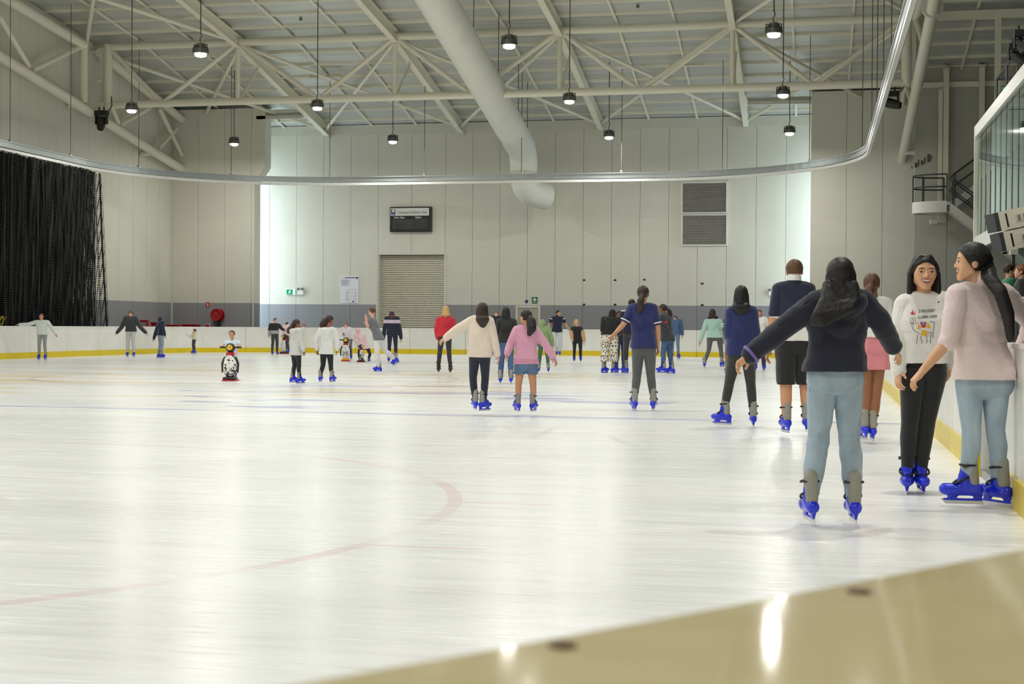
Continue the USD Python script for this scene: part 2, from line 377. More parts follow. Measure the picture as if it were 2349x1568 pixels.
def facing_left():
    t = Thing('wall_far_left', 'cream wall panels beside the far recess with a stepped edge', 'wall', kind='structure')
    xe = PY(583, 600, YW)[0]; xu = xe + .5
    e = np.linspace(XL, xe-.15, 4)
    for i in range(3): t('wall_panel', box(e[i]+.006, e[i+1]-.006, YW, YW+.6, -.03, zroof(YW+.3)-.12), M_wall)
    z1, z2, zt = PY(597, 425, YW+.7)[2], PY(620, 385, YW+.7)[2], zroof(YW+.3)-.12
    pr = m3.CrossSection([np.array([(xe-.144, -.03), (xe, -.03), (xe, z1), (xu, z2), (xu, zt), (xe-.144, zt)])]).extrude(.7)
    t('edge_panel', pr.rotate([90, 0, 0]).translate([0, YW+.7, 0]), M_wall)
    t('corner_trim', box(XL+.002, XL+.06, YW-.06, YW-.002, -.03, zroof(YW)-.15), M_trim)
    t('edge_trim', box(xe-.06, xe-.002, YW-.02, YW-.001, -.03, 2.155), M_trim)
    return xe
XE = facing_left()
XER = PY(1858, 600, YW)[0]
XD = PY(2096, 600, YW-2)[0]                      # where the grey return wall starts
panelwall('wall_far_right', 'cream wall panels right of the far recess with grey band', True, XER, XD+.3, YW, -.03, zroof(YW)-.1, M_wall, thick=.6, step=1.3)
panelwall('wall_right_return', 'shade-toned grey panel wall behind the stair landing', True, XD, XR, YW-2, -.03, zroof(YW-2)-.02, M_wallside, thick=.3, step=1.3)
panelwall('wall_left', 'long cream left wall panels with grey band above the floor', False, NEARW, YW, XL-.12, -.03, 9.9, M_wall, z1f=lambda a: zroof(a)-.02)
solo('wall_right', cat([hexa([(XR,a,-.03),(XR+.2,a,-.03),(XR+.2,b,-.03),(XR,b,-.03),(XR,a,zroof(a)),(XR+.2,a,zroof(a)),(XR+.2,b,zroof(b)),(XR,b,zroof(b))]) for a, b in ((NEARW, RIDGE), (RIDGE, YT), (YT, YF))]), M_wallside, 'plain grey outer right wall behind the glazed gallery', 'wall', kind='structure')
solo('wall_near', box(XL-.3, XR+.3, NEARW-.3, NEARW, -.03, 10.6), M_wall, 'plain cream wall behind the near end', 'wall', kind='structure')
# recess side windows (daylight falls through them along the far wall)
for i, (x, s) in enumerate(((XFL, -1), (XFR, 1))):
    w = Thing(f'window_{i+1}', ['frosted daylight window in the recess left of the far wall', 'frosted daylight window in the recess right of the far wall'][i], 'window', kind='structure')
    w('pane', box(x+min(s*.04, 0), x+max(s*.04, 0), YW+.75, YF-.1, .3, 8.7), M_day)
    w('frame', [box(x-.06, x+.06, YW+.66, YW+.75, -.03, 8.8), box(x-.06, x+.06, YF-.1, YF-.01, -.03, 8.8), box(x-.06, x+.06, YW+.75, YF-.1, 8.7, 8.8), box(x-.06, x+.06, YW+.75, YF-.1, -.03, .3)], M_trim)
    for z in (2.2, 4.4, 6.6): w('transom', box(x-.05, x+.05, YW+.75, YF-.1, z-.03, z+.03), M_trim)
    solo('wall_recess_left' if i == 0 else 'wall_recess_right', box(x-.06, x+.06, YW+.66, YF-.01, 8.8, 10.6), M_wall, ['cream wall above the left recess window', 'cream wall above the right recess window'][i], 'wall', kind='structure')
# short beams in the roof gap at both ends of the recess
for nm, lb, xa, xb in (('trim_1', 'short cream beam under the roof at left end of recess', PY(588, 262, YW)[0], RX[4]-.2), ('trim_2', 'short cream beam under the roof at right end of recess', RX[1]+.2, XER)):
    z = PY(640 if 'left' in lb else 1780, 266 if 'left' in lb else 232, YW)[2]
    solo(nm, [box(xa, xb, YW, YW+.2, z-.12, z+.03), box(xa, xb, YW+.2, YW+.22, z+.03, z+.2)], M_trim, lb, 'beam', kind='structure')

# ---------------------------------------------------------------- roof steel
def ibeam(x, ya, yb):
    top, bot, w = -.10, -.56, .12
    return cat([raked(x-w, x+w, ya, yb, bot+.03, bot), raked(x-w, x+w, ya, yb, top, top-.03), raked(x-.02, x+.02, ya, yb, top-.03, bot+.03)])
ORD = ['second', 'third', 'fourth', 'fifth']
for k in range(1, 5):
    t = Thing('roof_rafter', f'cream sloping I-beam rafter, {["first", "second", "third", "fourth"][k-1]} from the right wall, resting on the far wall', 'rafter', group=None)
    t('beam', ibeam(RX[k], YT, YF-.25), M_pipe); t('beam', ibeam(RX[k], RIDGE, YT), M_pipe)
    t('end_plate', box(RX[k]-.14, RX[k]+.14, YF-.25, YF-.035, zroof(YF)-.60, zroof(YF)-.1), M_trim)
ZT, ZB = 12.28, 9.97
XTL, XTR = -27.95, 3.05                          # ends of the cross truss between the two side trusses
CT = Thing('roof_truss', 'white tubular cross truss spanning the hall with zigzag web', 'truss')
CT('top_chord', tube((XTL, YT, ZT), (XTR, YT, ZT), .145, 18), M_pipe, 40)
CT('bottom_chord', tube((XTL-.1, YT, ZB), (XTR+.1, YT, ZB), .145, 18), M_pipe, 40)
NB = [PY(x, 230, YT)[0] for x in (372, 732, 1082, 1466, 1868)]
seq = [XTL, NB[0], RX[4], NB[1], RX[3], NB[2], RX[2], NB[3], RX[1], NB[4], XTR]
for i, (a, b) in enumerate(zip(seq[:-1], seq[1:])):
    za, zb = (ZT, ZB) if i % 2 == 0 else (ZB, ZT)
    CT('web_member', tube((a, YT, za), (b, YT, zb), .095, 14), M_pipe, 40)
for x in RX[1:5]: CT('vertical_post', tube((x, YT, ZT-.1), (x, YT, ZB+.1), .095, 14), M_pipe, 40)
for x in (XTL, XTR): CT('end_post', tube((x, YT, ZT+.1), (x, YT, ZB-.05), .17, 16), M_pipe, 40)
for x in RX[1:5]:
    y2 = YT+2.1
    CT('fly_brace', tube((x, y2, zroof(y2)-.56), (x+.05, YT+.1, ZB+.12), .05, 10), M_pipe, 40)
def sidetruss(x, s, label, tops, bots, webs, stubs, far):
    t = Thing('roof_truss', label, 'truss')
    for (a, b), nm, r in ((tops, 'top_chord', .19), (bots, 'bottom_chord', .19)):
        p, q = PX(*a, x), PX(*b, x); t(nm, tube(p, q, r, 18), M_pipe, 40)
    for a, b in webs: t('web_member', tube(PX(*a, x), PX(*b, x), .10, 12), M_pipe, 40)
    for px in stubs:
        p = PX(*px, x); t('wall_stub', tube(p, p + np.array([s*.42, 0, 0]), .11, 12), M_pipe, 40)
    pp = PX(*far, x); t('node_post', tube(pp, (pp[0], pp[1], ZB-.1), .16, 16), M_pipe, 40)
    t('bolt_plate', box(min(x, x-s*.3), max(x, x-s*.3), YT-.02, YT+.02, ZB+.1, ZT), M_trim)
    return t
LT = sidetruss(-28.32, -1, 'white tubular side truss along the left wall, sloping to the far corner', ((-120, -85), (192, 104)), ((-120, 55), (419, 389)),
    [((0, 40), (66, 153)), ((75, 160), (192, 104)), ((-60, 90), (0, 38)), ((228, 180), (271, 283)), ((276, 286), (340, 249)), ((340, 249), (363, 228)), ((366, 249), (417, 356)), ((363, 342), (405, 296))],
    [(180, 242), (345, 352)], (192, 100))
LT('top_chord', tube(PX(228, 120, -28.32), PX(417, 274, -28.32), .19, 18), M_pipe, 40)
RTt = sidetruss(3.38, 1, 'white tubular side truss at the right, hanging low beside the stairs', ((2160, -170), (2100, 46)), ((2152, -40), (2070, 366)),
    [((2103, 50), (2118, 100)), ((2075, 205), (2064, 310)), ((2080, 200), (2090, 232))], [], (2100, 40))
RTt('top_chord', tube(PX(2098, 60, 3.38), (3.38, YW-2.1, zroof(YW)-.4), .17, 18), M_pipe, 40)
p = PX(2139, 18, 3.38); d = PX(2070, 366, 3.38) - p; d /= np.linalg.norm(d)
RTt('flange', cat([tube(p-d*.05, p+d*.05, .33, 24)] + [tube(p-d*.07+np.cross(d, (1, 0, 0))*math.cos(a)*.27+np.array([math.sin(a)*.27, 0, 0]), p+d*.07+np.cross(d, (1, 0, 0))*math.cos(a)*.27+np.array([math.sin(a)*.27, 0, 0]), .03, 6) for a in np.linspace(0, 2*np.pi, 10, endpoint=False)]), M_trim, 40)
pe = PX(2070, 350, 3.38); RTt('wall_stub', tube(PX(2075, 349, 3.38), PX(2075, 349, 3.38)+np.array([.55, 0, 0]), .11, 12), M_pipe, 40)
# roof-plane cross bracing: one thing per brace
def brace(xa, ya, xb, yb, r, label):
    solo('roof_brace', tube((xa, ya, zroof(ya)-.36), (xb, yb, zroof(yb)-.36), r, 12), M_pipe, label, 'brace', 40)
nm_ = ['first', 'second', 'third', 'fourth', 'fifth']
for k in range(5):
    brace(RX[k+1], YT+.2, RX[k], YF-.4, .075, f'cream roof brace falling rightwards past the truss in {nm_[k]} bay from right')
    brace(RX[k], YT+.2, RX[k+1], YF-.4, .075, f'cream roof brace falling leftwards past the truss in {nm_[k]} bay from right')
for k, b in ((4, 'leftmost'), (0, 'rightmost')):
    brace(RX[k+1], YT-.2, RX[k], YT-11, .085, f'cream roof brace rising rightwards from the truss in the {b} bay')
    brace(RX[k], YT-.2, RX[k+1], YT-11, .085, f'cream roof brace rising leftwards from the truss in the {b} bay')
# upper side beams and posts at the right
solo('roof_beam', box(3.7, XR, YT-.12, YT+.12, ZT-.12, ZT+.17), M_pipe, 'cream roof beam running right from the end of the cross truss', 'beam')
YR = YW-2.0
def ybeam(name, px, py, Y, h, label):
    z = PY(px, py, Y)[2]; solo(name, box(XD+.02, XR, Y-.14, Y, z-h/2, z+h/2), M_pipe, label, 'beam')
ybeam('wall_beam', 2220, 146, YR-.01, .26, 'upper cream beam across the shade-toned grey return wall')
ybeam('wall_beam', 2220, 194, YR-.01, .20, 'lower cream beam across the shade-toned grey return wall')
def post(px, py0, py1, Y, w, label):
    a, b = PY(px, py0, Y), PY(px, py1, Y)
    t = Thing('steel_post', label, 'post', loc=(a[0], Y, b[2]))
    t('shaft', box(a[0]-w/2, a[0]+w/2, Y-w/2, Y+w/2, b[2], a[2]), M_pipe)
    t('cap_plate', box(a[0]-w*.62, a[0]+w*.62, Y-w*.6, Y+w*.6, a[2]-.1, a[2]), M_trim)
YPO = YR-.28
post(2171, 156, 488, YPO, .20, 'tall cream post carrying the corner of the stair landing')
post(2158, 204, 463, YPO, .15, 'thin cream post behind the stair landing post')
post(2253, 148, 330, YPO, .2, 'cream post between the return wall and the gallery roof rail')
post(2290, 33., 240, YT, .19, 'cream post hanging from the roof beam above the gallery')

# ---------------------------------------------------------------- ventilation duct
D = Thing('ventilation_duct', 'long white round ventilation duct sloping through the truss to an elbow on the far wall', 'duct')
da, db = PY(968, -60, 42.5), PY(1196, 338, 60.6)
ax = db-da; ax /= np.linalg.norm(ax)
NS = 9
for i in range(NS):
    p, q = da+(db-da)*i/NS, da+(db-da)*(i+1)/NS
    D('duct_section', lathe([(.60, 0), (.625, .05), (.625, np.linalg.norm(q-p)-.05), (.60, np.linalg.norm(q-p))], p, 32, ax), M_duct, 40)
path = [db]; c = db.copy()
for t in np.linspace(0, 1, 7)[1:]:
    dd = ax*(1-t)+np.array([0, .05, -1.0])*t; dd /= np.linalg.norm(dd); c = c+dd*.20; path.append(c)
D('elbow', sweep(path, .60, 32), M_duct, 40)
e2 = path[-1]
zlow = PY(1195, 408, 61.5)[2]
D('drop_section', sweep([e2, (e2[0], e2[1], zlow)], .58, 32), M_duct, 40)
for z in np.linspace(e2[2]-.1, zlow+.1, 4): D('seam_band', sweep([(e2[0]+.59*math.cos(t), e2[1]+.59*math.sin(t), z) for t in np.linspace(0, 2*np.pi, 33)[:-1]], .02, 6, True), M_trim, 40)
p2 = [(e2[0], e2[1], zlow)]; c = np.array(p2[0])
for t in np.linspace(0, 1, 7)[1:]:
    dd = np.array([0, 0, -1.0])*(1-t)+np.array([.55, .8, -.1])*t; dd /= np.linalg.norm(dd); c = c+dd*.19; p2.append(c)
p2.append(c+np.array([.55, .8, -.1])*.55)
D('outlet_elbow', sweep(p2, np.r_[np.full(7, .58), .6], 32), M_duct, 40)
p = da+(db-da)*.42
D('patch', cat([lathe([(.0, 0), (.10, .0), (.1, .02), (0, .02)], p+np.array([-.05, -.62, -.12]), 10, (0.1, -1, -.3)), lathe([(.0, 0), (.06, .0), (.06, .02), (0, .02)], p+np.array([.08, -.62, -.14]), 10, (0.1, -1, -.3))]), mat('orange_tape', sc((205, 120, 30)), .5), label='small orange patch on the white duct')
for f, dx in ((.30, .5), (.52, .62), (.78, .55), (.92, .5)):
    p = da+(db-da)*f
    D('hanger_wire', cat([tube((p[0]+dx, p[1], p[2]+.2), (p[0]+dx, p[1], zroof(p[1])-.05), .014, 6), tube((p[0]-dx, p[1], p[2]+.2), (p[0]-dx, p[1], zroof(p[1])-.05), .014, 6)]), M_rod)

# ---------------------------------------------------------------- pendant lamps
ZL = 8.75
def lamp(x, y, label, group=None):
    t = Thing('pendant_lamp', label, 'lamp', loc=(x, y, ZL), group=group)
    zr = zroof(y) - .02
    t('rod', tube((x, y, ZL+.62), (x, y, zr), .018, 6), M_rod)
    t('hook', sweep([(x, y, ZL+.66), (x+.03, y, ZL+.55), (x-.02, y, ZL+.45), (x, y, ZL+.32)], .016, 6), M_rod)
    t('housing', lathe([(.05, .34), (.12, .33), (.13, .22), (.20, .19), (.215, .10), (.21, .05), (.18, .045)], (x, y, ZL), 20), mat('lamp_housing', sc((120, 120, 116)), .35, metal=.6), 40)
    t('cooling_fin', cat([hexa([(x+c*.13-s*.006, y+s*.13+c*.006, ZL+.1), (x+c*.235-s*.006, y+s*.235+c*.006, ZL+.08), (x+c*.235+s*.006, y+s*.235-c*.006, ZL+.08), (x+c*.13+s*.006, y+s*.13-c*.006, ZL+.1), (x+c*.12-s*.006, y+s*.12+c*.006, ZL+.3), (x+c*.22-s*.006, y+s*.22+c*.006, ZL+.2), (x+c*.22+s*.006, y+s*.22-c*.006, ZL+.2), (x+c*.12+s*.006, y+s*.12-c*.006, ZL+.3)]) for c, s in [(math.cos(a), math.sin(a)) for a in np.linspace(0, 2*np.pi, 12, endpoint=False)]]), mat('lamp_housing', (0, 0, 0)), kind='stuff')
    t('bracket', cat([tube((x-.2, y, ZL+.1), (x-.2, y, ZL+.3), .016, 6), tube((x+.2, y, ZL+.1), (x+.2, y, ZL+.3), .016, 6), tube((x-.2, y, ZL+.3), (x+.2, y, ZL+.3), .016, 6)]), M_rod)
    t('lens', lathe([(.17, .045), (.16, -.02), (.10, -.045)], (x, y, ZL), 12), M_lens, 60)
    li = UsdLux.DiskLight.Define(stage, t.path + '/light'); li.CreateRadiusAttr(.17); li.CreateIntensityAttr(LAMP); li.CreateColorAttr(Gf.Vec3f(1.0, .985, .935))
    li.AddTranslateOp().Set(Gf.Vec3d(0, 0, -.06))
seen = [((460, 127), 'lit pendant lamp hanging highest over the left truss corner'), ((302, 256), 'lit pendant lamp beside the left truss above the black net'),
        ((728, 250), 'lit pendant lamp just below the bottom chord left of the white duct'), ((537, 332), 'lit pendant lamp low before the wall left of the far recess'),
        ((901, 327), 'lit pendant lamp before the far wall above the scoreboard'), ((1168, 108), 'lit pendant lamp beside the upper part of the white duct'),
        ((1306, 235), 'lit pendant lamp just below the bottom chord right of the white duct'), ((1397, 317), 'lit pendant lamp before the far wall between duct elbow and louvre window'),
        ((1775, 82), 'lit pendant lamp largest and highest at right of the truss'), ((1796, 221), 'lit pendant lamp on the bottom chord near its right end'),
        ((1811, 308), 'lit pendant lamp above the right recess edge')]
for (px, py), lb in seen:
    p = PZ(px, py, ZL); lamp(p[0], p[1], lb)
gp = 'pendant lamps of the rows nearer than the picture shows'
for y in (28, 19.5, 11, 2.5):
    for x in (-25, -18.6, -12.2, -5.6, .9):
        lamp(x, y, 'lit pendant lamp of the same kind over the near half of the ice', gp)

# ---------------------------------------------------------------- curtain track and black net
ZK = 7.2
tx0, tx1, ty1, tr = -27.35, 1.66, 57.9, 8.0
TP = [(tx1, y) for y in np.linspace(2, ty1-tr, 60)] + [(tx1-tr+tr*math.cos(a), ty1-tr+tr*math.sin(a)) for a in np.linspace(0, np.pi/2, 30)[1:]] \
   + [(tx0+tr+tr*math.cos(a), ty1-tr+tr*math.sin(a)) for a in np.linspace(np.pi/2, np.pi, 30)] + [(tx0, y) for y in np.linspace(ty1-tr, 8, 60)[1:]]
TP = np.array(TP)
K = Thing('curtain_track', 'long galvanised curtain track curving round above the rink on thin rods', 'track')
K('channel', strip(TP, -.06, .06, ZK+.0, ZK+.23), M_galv); K('channel_lip', [strip(TP, -.10, -.06, ZK+.18, ZK+.23), strip(TP, -.10, -.06, ZK+.0, ZK+.04), strip(TP, .06, .09, ZK+.19, ZK+.23)], M_galv)
K('runner_rail', strip(TP, -.05, .05, ZK-.13, ZK-.03), M_white)
Q = resample(TP, 4.1, False)
for x, y in Q:
    if y > 14: K('hanger_rod', tube((x, y, ZK+.2), (x, y, zroof(y)-.03), .013, 6), M_rod)
    if y > 14: K('hanger_clamp', cbox(x-.05, x+.05, y-.05, y+.05, ZK+.2, ZK+.32, .01), M_galv)
def netmat(name, open_):
    g = NG(); pos = g('geometry', 'position'); y = g('separate_xyz', 'y', vector=pos); z = g('separate_xyz', 'z', vector=pos)
    def th(v): return g.math('less_than', g.math('fraction', g.math('multiply', v, 14.)), open_)
    m = g.math('maximum', th(g.math('add', y, 100.)), th(z))
    return g.make(name, g('mix_closure', 'closure', fac=m, closure1=g('transparent_bsdf', 'BSDF', color=(1, 1, 1)), closure2=g('principled_bsdf', 'BSDF', base_color=sc((30, 30, 29)), roughness=.8)))
M_net, M_net2 = netmat('black_netting', .22), netmat('dense_black_netting', .40)
yN1 = PX(230, 390, tx0)[1]
def netlayer(y0, y1, amp, wl, x, seed, flare=0., dz=0.):
    rg = np.random.default_rng(seed); n = int((y1-y0)/wl*8); m = 14
    s = np.linspace(0, 1, n); zz = np.linspace(.02, 1, m)
    ph = np.cumsum(rg.uniform(.5, 1.5, n)); ph = ph/ph[-1]*(y1-y0)/wl*2*np.pi; am = amp*rg.uniform(.5, 1.3, n)
    V = []
    for t in zz:
        yy = y0+(y1-y0)*s + flare*(1-t)*s; xx = x + am*np.sin(ph + .5*math.sin(3*t+seed))
        top = ZK-.17-dz*np.abs(np.sin(ph*.25+seed)); V.append(np.c_[xx, yy, .2+(top-.2)*t])
    V = np.array(V); idx = np.arange(m*n).reshape(m, n)
    f = np.vstack([np.c_[idx[:-1, :-1].ravel(), idx[:-1, 1:].ravel(), idx[1:, 1:].ravel()], np.c_[idx[:-1, :-1].ravel(), idx[1:, 1:].ravel(), idx[1:, :-1].ravel()]])
    return trimesh.Trimesh(V.reshape(-1, 3), f, process=False)
C = Thing('net_curtain', 'black safety net curtain gathered in folds at the left of the rink', 'curtain')
C('gathered_net', cat([netlayer(38, yN1-3.0+.5*i, .16+.03*i, .30+.05*i, tx0-.16+.16*i, 11+i, -.3+.3*i, .1) for i in range(3)]), M_net2, True)
C('net_layer', netlayer(38, yN1-.7, .14, .30, tx0+.05, 21, .25, .1), M_net2, True)
C('net_layer', netlayer(40, yN1-.05, .12, .42, tx0, 22, .75, .05), M_net, True)
C('edge_cord', sweep([(tx0, yN1-.05, ZK-.17), (tx0, yN1+.2, 4), (tx0, yN1+.70, .2)], .035, 8), M_black, True)
rg = np.random.default_rng(5)
C('gathered_heading', cat([sweep([(tx0+rg.uniform(-.15, .15), y, ZK-.17), (tx0+rg.uniform(-.2, .2), y+rg.uniform(-.1, .1), ZK-.25), (tx0+rg.uniform(-.2, .2), y+rg.uniform(-.2, .2), ZK-.25-rg.uniform(.1, .5))], .06, 6) for y in np.arange(39, yN1-.5, .16)]), M_black, kind='stuff')

# ---------------------------------------------------------------- rink boards
B = Thing('rink_boards', 'white rink boards with yellow kick plates running round the ice', 'rink boards')
BP = resample(rink(.02), .2)
L = len(BP); per = 12
gate = (11.15, 12.1)
start = int(np.argmin(np.abs(BP[:, 0]-XI1-.02) + np.abs(BP[:, 1]-12.1)))
BPr = np.roll(BP, -start, 0)
i = 0
HB = 1.05
while i < L:
    seg = BPr[np.arange(i, min(i+per, L)+1) % L]
    a = seg[0]; b = seg[-1]
    if i >= L-5-1: break
    mid = seg[len(seg)//2]
    j = min(i+per, L-5); seg = BPr[np.arange(i, j+1) % L]
    tt = seg[-1]-seg[0]; tt /= np.linalg.norm(tt)
    s2 = seg.copy(); s2[0] = s2[0]+tt*.006; s2[-1] = s2[-1]-tt*.006
    near = seg[:, 1].min() < 7.5
    B('board_panel', strip(s2, 0, -.09, .0, 1.029 if near else HB), M_board)
    B('kick_plate', strip(s2, .025, -.0, .0, .20), M_yellow)
    if not near: B('top_rail', strip(s2, .012, -.11, HB, HB+.03), M_white)
    i = j
B('backing', strip(BPr[:L-5], -.10, -.13, 0.02, HB-.02), M_dark)
# the gate standing open in the right boards
G_ = Thing('gate', 'open gate in the right boards showing its grey edge', 'gate', loc=(XI1+.1, gate[0], 0))
G_('post', box(XI1+.02, XI1+.16, gate[1]-.08, gate[1]-.01, 0, HB), mat('grey_post', sc((138, 138, 134)), .5))
G_('post', box(XI1+.02, XI1+.16, gate[0]+.01, gate[0]+.06, 0, HB), mat('grey_post', (0, 0, 0)))
G_('door_leaf', box(XI1+.2, XI1+1.05, gate[1]+.0, gate[1]+.08, .05, HB), M_board)
G_('threshold', box(XI1+.02, XI1+.4, gate[0]+.06, gate[1]-.08, -.02, .06), M_galv)
# the beige cap in front of the lens
cx, cy = XI1-8.3, YI0+8.3
arc_ = np.array([(cx+r_*math.cos(a), cy+r_*math.sin(a)) for a in np.radians(np.linspace(-75, -2, 160)) for r_ in [8.3+max(-.04, min(.04, .345*math.cos(a)+.543*math.sin(a)))]])
LG = Thing('board_cap', 'wide glossy beige cap on the boards closest to the viewer', 'board cap')
prof_ = [(0, -.028), (0, -.006), (.0025, -.002), (.008, 0), (.30, 0), (.305, -.006), (.305, -.028)]
ZC = 1.06+.03
dd = np.gradient(arc_, axis=0); dd /= np.linalg.norm(dd, axis=1)[:, None]; nn = np.c_[dd[:, 1], -dd[:, 0]]
V = np.vstack([np.c_[arc_+nn*o, np.full(len(arc_), ZC-.03+z)] for o, z in prof_]); n, k = len(arc_), len(prof_)
f = []
for s in range(k):
    q = (s+1) % k
    for i in range(n-1): f += [(s*n+i, q*n+i, q*n+i+1), (s*n+i, q*n+i+1, s*n+i+1)]
mm = trimesh.Trimesh(V, np.array(f), process=False)
LG('cap', mm, M_ledge, 30)
M_screw = mat('worn_screw', sc((112, 78, 50)), .5, .3, 300.)
for px, py in ((1290, 1482), (1970, 1358)):
    p = PZ(px, py, ZC-.03)
    LG('screw', lathe([(0, .0011), (.0022, .0012), (.0024, .0006), (.0046, .0012), (.0052, .0004), (.0055, -.001), (0, -.001)], p, 18), M_screw, label='brown worn screw head sunk in the beige cap')

# ---------------------------------------------------------------- things on and before the far wall
def rectY(x0, y0, x1, y1, Y):
    a, b = PY((x0+x1)/2, y0, Y), PY((x0+x1)/2, y1, Y); l, r = PY(x0, (y0+y1)/2, Y), PY(x1, (y0+y1)/2, Y)
    return l[0], r[0], b[2], a[2]
# roller door
d1 = Thing('door_1', 'cream ribbed roller shutter door in the far wall', 'door', kind='structure')
M_slat = mat('shutter_slat', sc((216, 211, 192)), .42, .06, 3.)
nsl = 44; sz = (DZ+.03)/nsl; xs0 = DR0+.06
for i in range(nsl):
    z0 = -.03+i*sz
    P = [(YF+.34, z0), (YF+.30, z0+sz*.2), (YF+.285, z0+sz*.45), (YF+.295, z0+sz*.75), (YF+.34, z0+sz*.96)]
    pr = np.array(P+[(YF+.37, z0+sz*.96), (YF+.37, z0)])[::-1]
    m = m3.CrossSection([np.c_[pr[:, 0], pr[:, 1]]]).extrude(DR1-xs0)
    v, f = arr(m); v2 = np.c_[xs0+v[:, 2], v[:, 0], v[:, 1]]
    mm = trimesh.Trimesh(v2, f, process=False)
    if mm.volume < 0: mm.invert()
    assert len(f)
    d1('slat', mm, M_slat)
d1('jamb', box(DR0, DR0+.06, YF, YF+.4, -.03, DZ), M_trim); d1('jamb', box(DR1-.05, DR1, YF, YF+.28, -.03, DZ), M_trim)
d1('architrave', [box(DR0-.07, DR0, YF-.025, YF-.001, -.03, DZ+.07), box(DR1, DR1+.07, YF-.025, YF-.001, -.03, DZ+.07), box(DR0, DR1, YF-.025, YF-.001, DZ, DZ+.07)], M_trim)
d1('backing', box(DR0, DR1, YF+.38, YF+.42, -.03, DZ), M_dark)
# small door
x0, x1, z0, z1 = rectY(1183, 750, 1240, 700, YF); z1 = 2.13
d2 = Thing('door_2', 'plain cream door in a pale frame on the grey band', 'door', kind='structure')
d2('door_leaf', box(x0+.1, x1-.1, YF-.02, YF-.004, -.03, z1-.1), mat('door_paint', sc((176, 174, 158)), .45))
d2('frame', [box(x0, x0+.1, YF-.06, YF-.002, -.03, z1), box(x1-.1, x1, YF-.06, YF-.002, -.03, z1), box(x0+.1, x1-.1, YF-.06, YF-.002, z1-.1, z1)], M_trim)
d2('handle', tube((x1-.2, YF-.07, 1.0), (x1-.32, YF-.07, 1.0), .015, 8), M_steel)
# louvred window
w3 = Thing('window_3', 'two-part louvred vent window with white frame high on the far wall', 'window', kind='structure')
M_louv = mat('grey_louvre', sc((172, 168, 160)), .4, .25, 30., metal=.2)
for (a, b) in ((420, 487), (494, 561)):
    x0, x1, z0, z1 = rectY(1566, b, 1666, a, YF); n = 26; h = (z1-z0)/n
    z0, z1 = min(z0, z1), max(z0, z1); h = (z1-z0)/n
    for i in range(n):
        zz = z0+i*h
        w3('louvre', hexa([(x0, YF-.07, zz), (x1, YF-.07, zz), (x1, YF-.02, zz+h*.6), (x0, YF-.02, zz+h*.6), (x0, YF-.07, zz+h*.22), (x1, YF-.07, zz+h*.22), (x1, YF-.02, zz+h*.95), (x0, YF-.02, zz+h*.95)]), M_louv)
    w3('frame', [box(x0-.06, x0, YF-.09, YF-.001, z0-.05, z1+.05), box(x1, x1+.06, YF-.09, YF-.001, z0-.05, z1+.05), box(x0, x1, YF-.09, YF-.001, z0-.05, z0), box(x0, x1, YF-.09, YF-.001, z1, z1+.05)], M_white)
    w3('backing', box(x0, x1, YF-.018, YF-.001, z0, z1), mat('louvre_shade', sc((130, 126, 120)), .6))
# scoreboard
x0, x1, z0, z1 = rectY(894, 531, 989, 474, YF-.25); z0, z1 = min(z0, z1), max(z0, z1)
S = Thing('scoreboard', 'black scoreboard with white club name strip above the roller door', 'scoreboard', loc=((x0+x1)/2, YF, z0))
S('housing', cbox(x0, x1, YF-.25, YF-.002, z0, z1, .02), mat('scoreboard_black', sc((28, 28, 27)), .35))
ww, hh = x1-x0, z1-z0; yf = YF-.252
S('name_strip', box(x0+.04, x1-.1, yf-.012, yf, z1-.36*hh, z1-.05*hh), mat('sign_white', sc((226, 226, 220)), .4))
S('lettering', text_on('Liverpool Catholic Club', .115, ((x0+x1)/2+.10, yf-.014, z1-.225*hh), (1, 0, 0), (0, 0, 1), .004, width=ww*.69), mat('sign_grey', sc((92, 92, 104)), .5))
ex = x0+.17; ez = z1-.21*hh
S('emblem', box(ex-.10, ex+.10, yf-.018, yf-.012, ez-.14, ez+.13), mat('emblem_blue', sc((44, 46, 120)), .5))
S('emblem_swirl', cat([lathe([(0, 0), (.068, 0), (.068, .006), (0, .006)], (ex+.01, yf-.018, ez+.05), 20, (0, -1, 0))]), mat('emblem_white', sc((238, 236, 228)), .5))
S('emblem_swirl', cat([hexa([(ex+.0, yf-.03, ez+.06), (ex+.095, yf-.03, ez+.03), (ex+.095, yf-.025, ez+.03), (ex, yf-.025, ez+.06), (ex+.02, yf-.03, ez+.12), (ex+.095, yf-.03, ez+.125), (ex+.095, yf-.025, ez+.125), (ex+.02, yf-.025, ez+.12)])]), mat('emblem_gold', sc((222, 170, 60)), .5))
S('emblem_lettering', text_on('LCC', .05, (ex, yf-.020, ez-.09), (1, 0, 0), (0, 0, 1), .004, True), mat('emblem_white', (0, 0, 0)))
def slanted(t, h, o, w):
    m = text_on(t, h, (0, 0, 0), (1, 0, 0), (0, 0, 1), .005, True, w); v = np.array(m.vertices); v[:, 0] += v[:, 2]*.35
    return trimesh.Trimesh(v+np.array(o), m.faces, process=False)
S('home_lettering', slanted('Home Team', .085, (x0+.46, yf-.006, z1-.43*hh), .5), mat('sign_white', (0, 0, 0)))
S('visitors_lettering', slanted('Visitors', .085, (x0+1.36, yf-.006, z1-.43*hh), .32), mat('sign_white', (0, 0, 0)))
S('display', box(x0+.13, x1-.2, yf-.006, yf, z0+.11*hh, z1-.5*hh), mat('display_grey', sc((58, 58, 56)), .25))
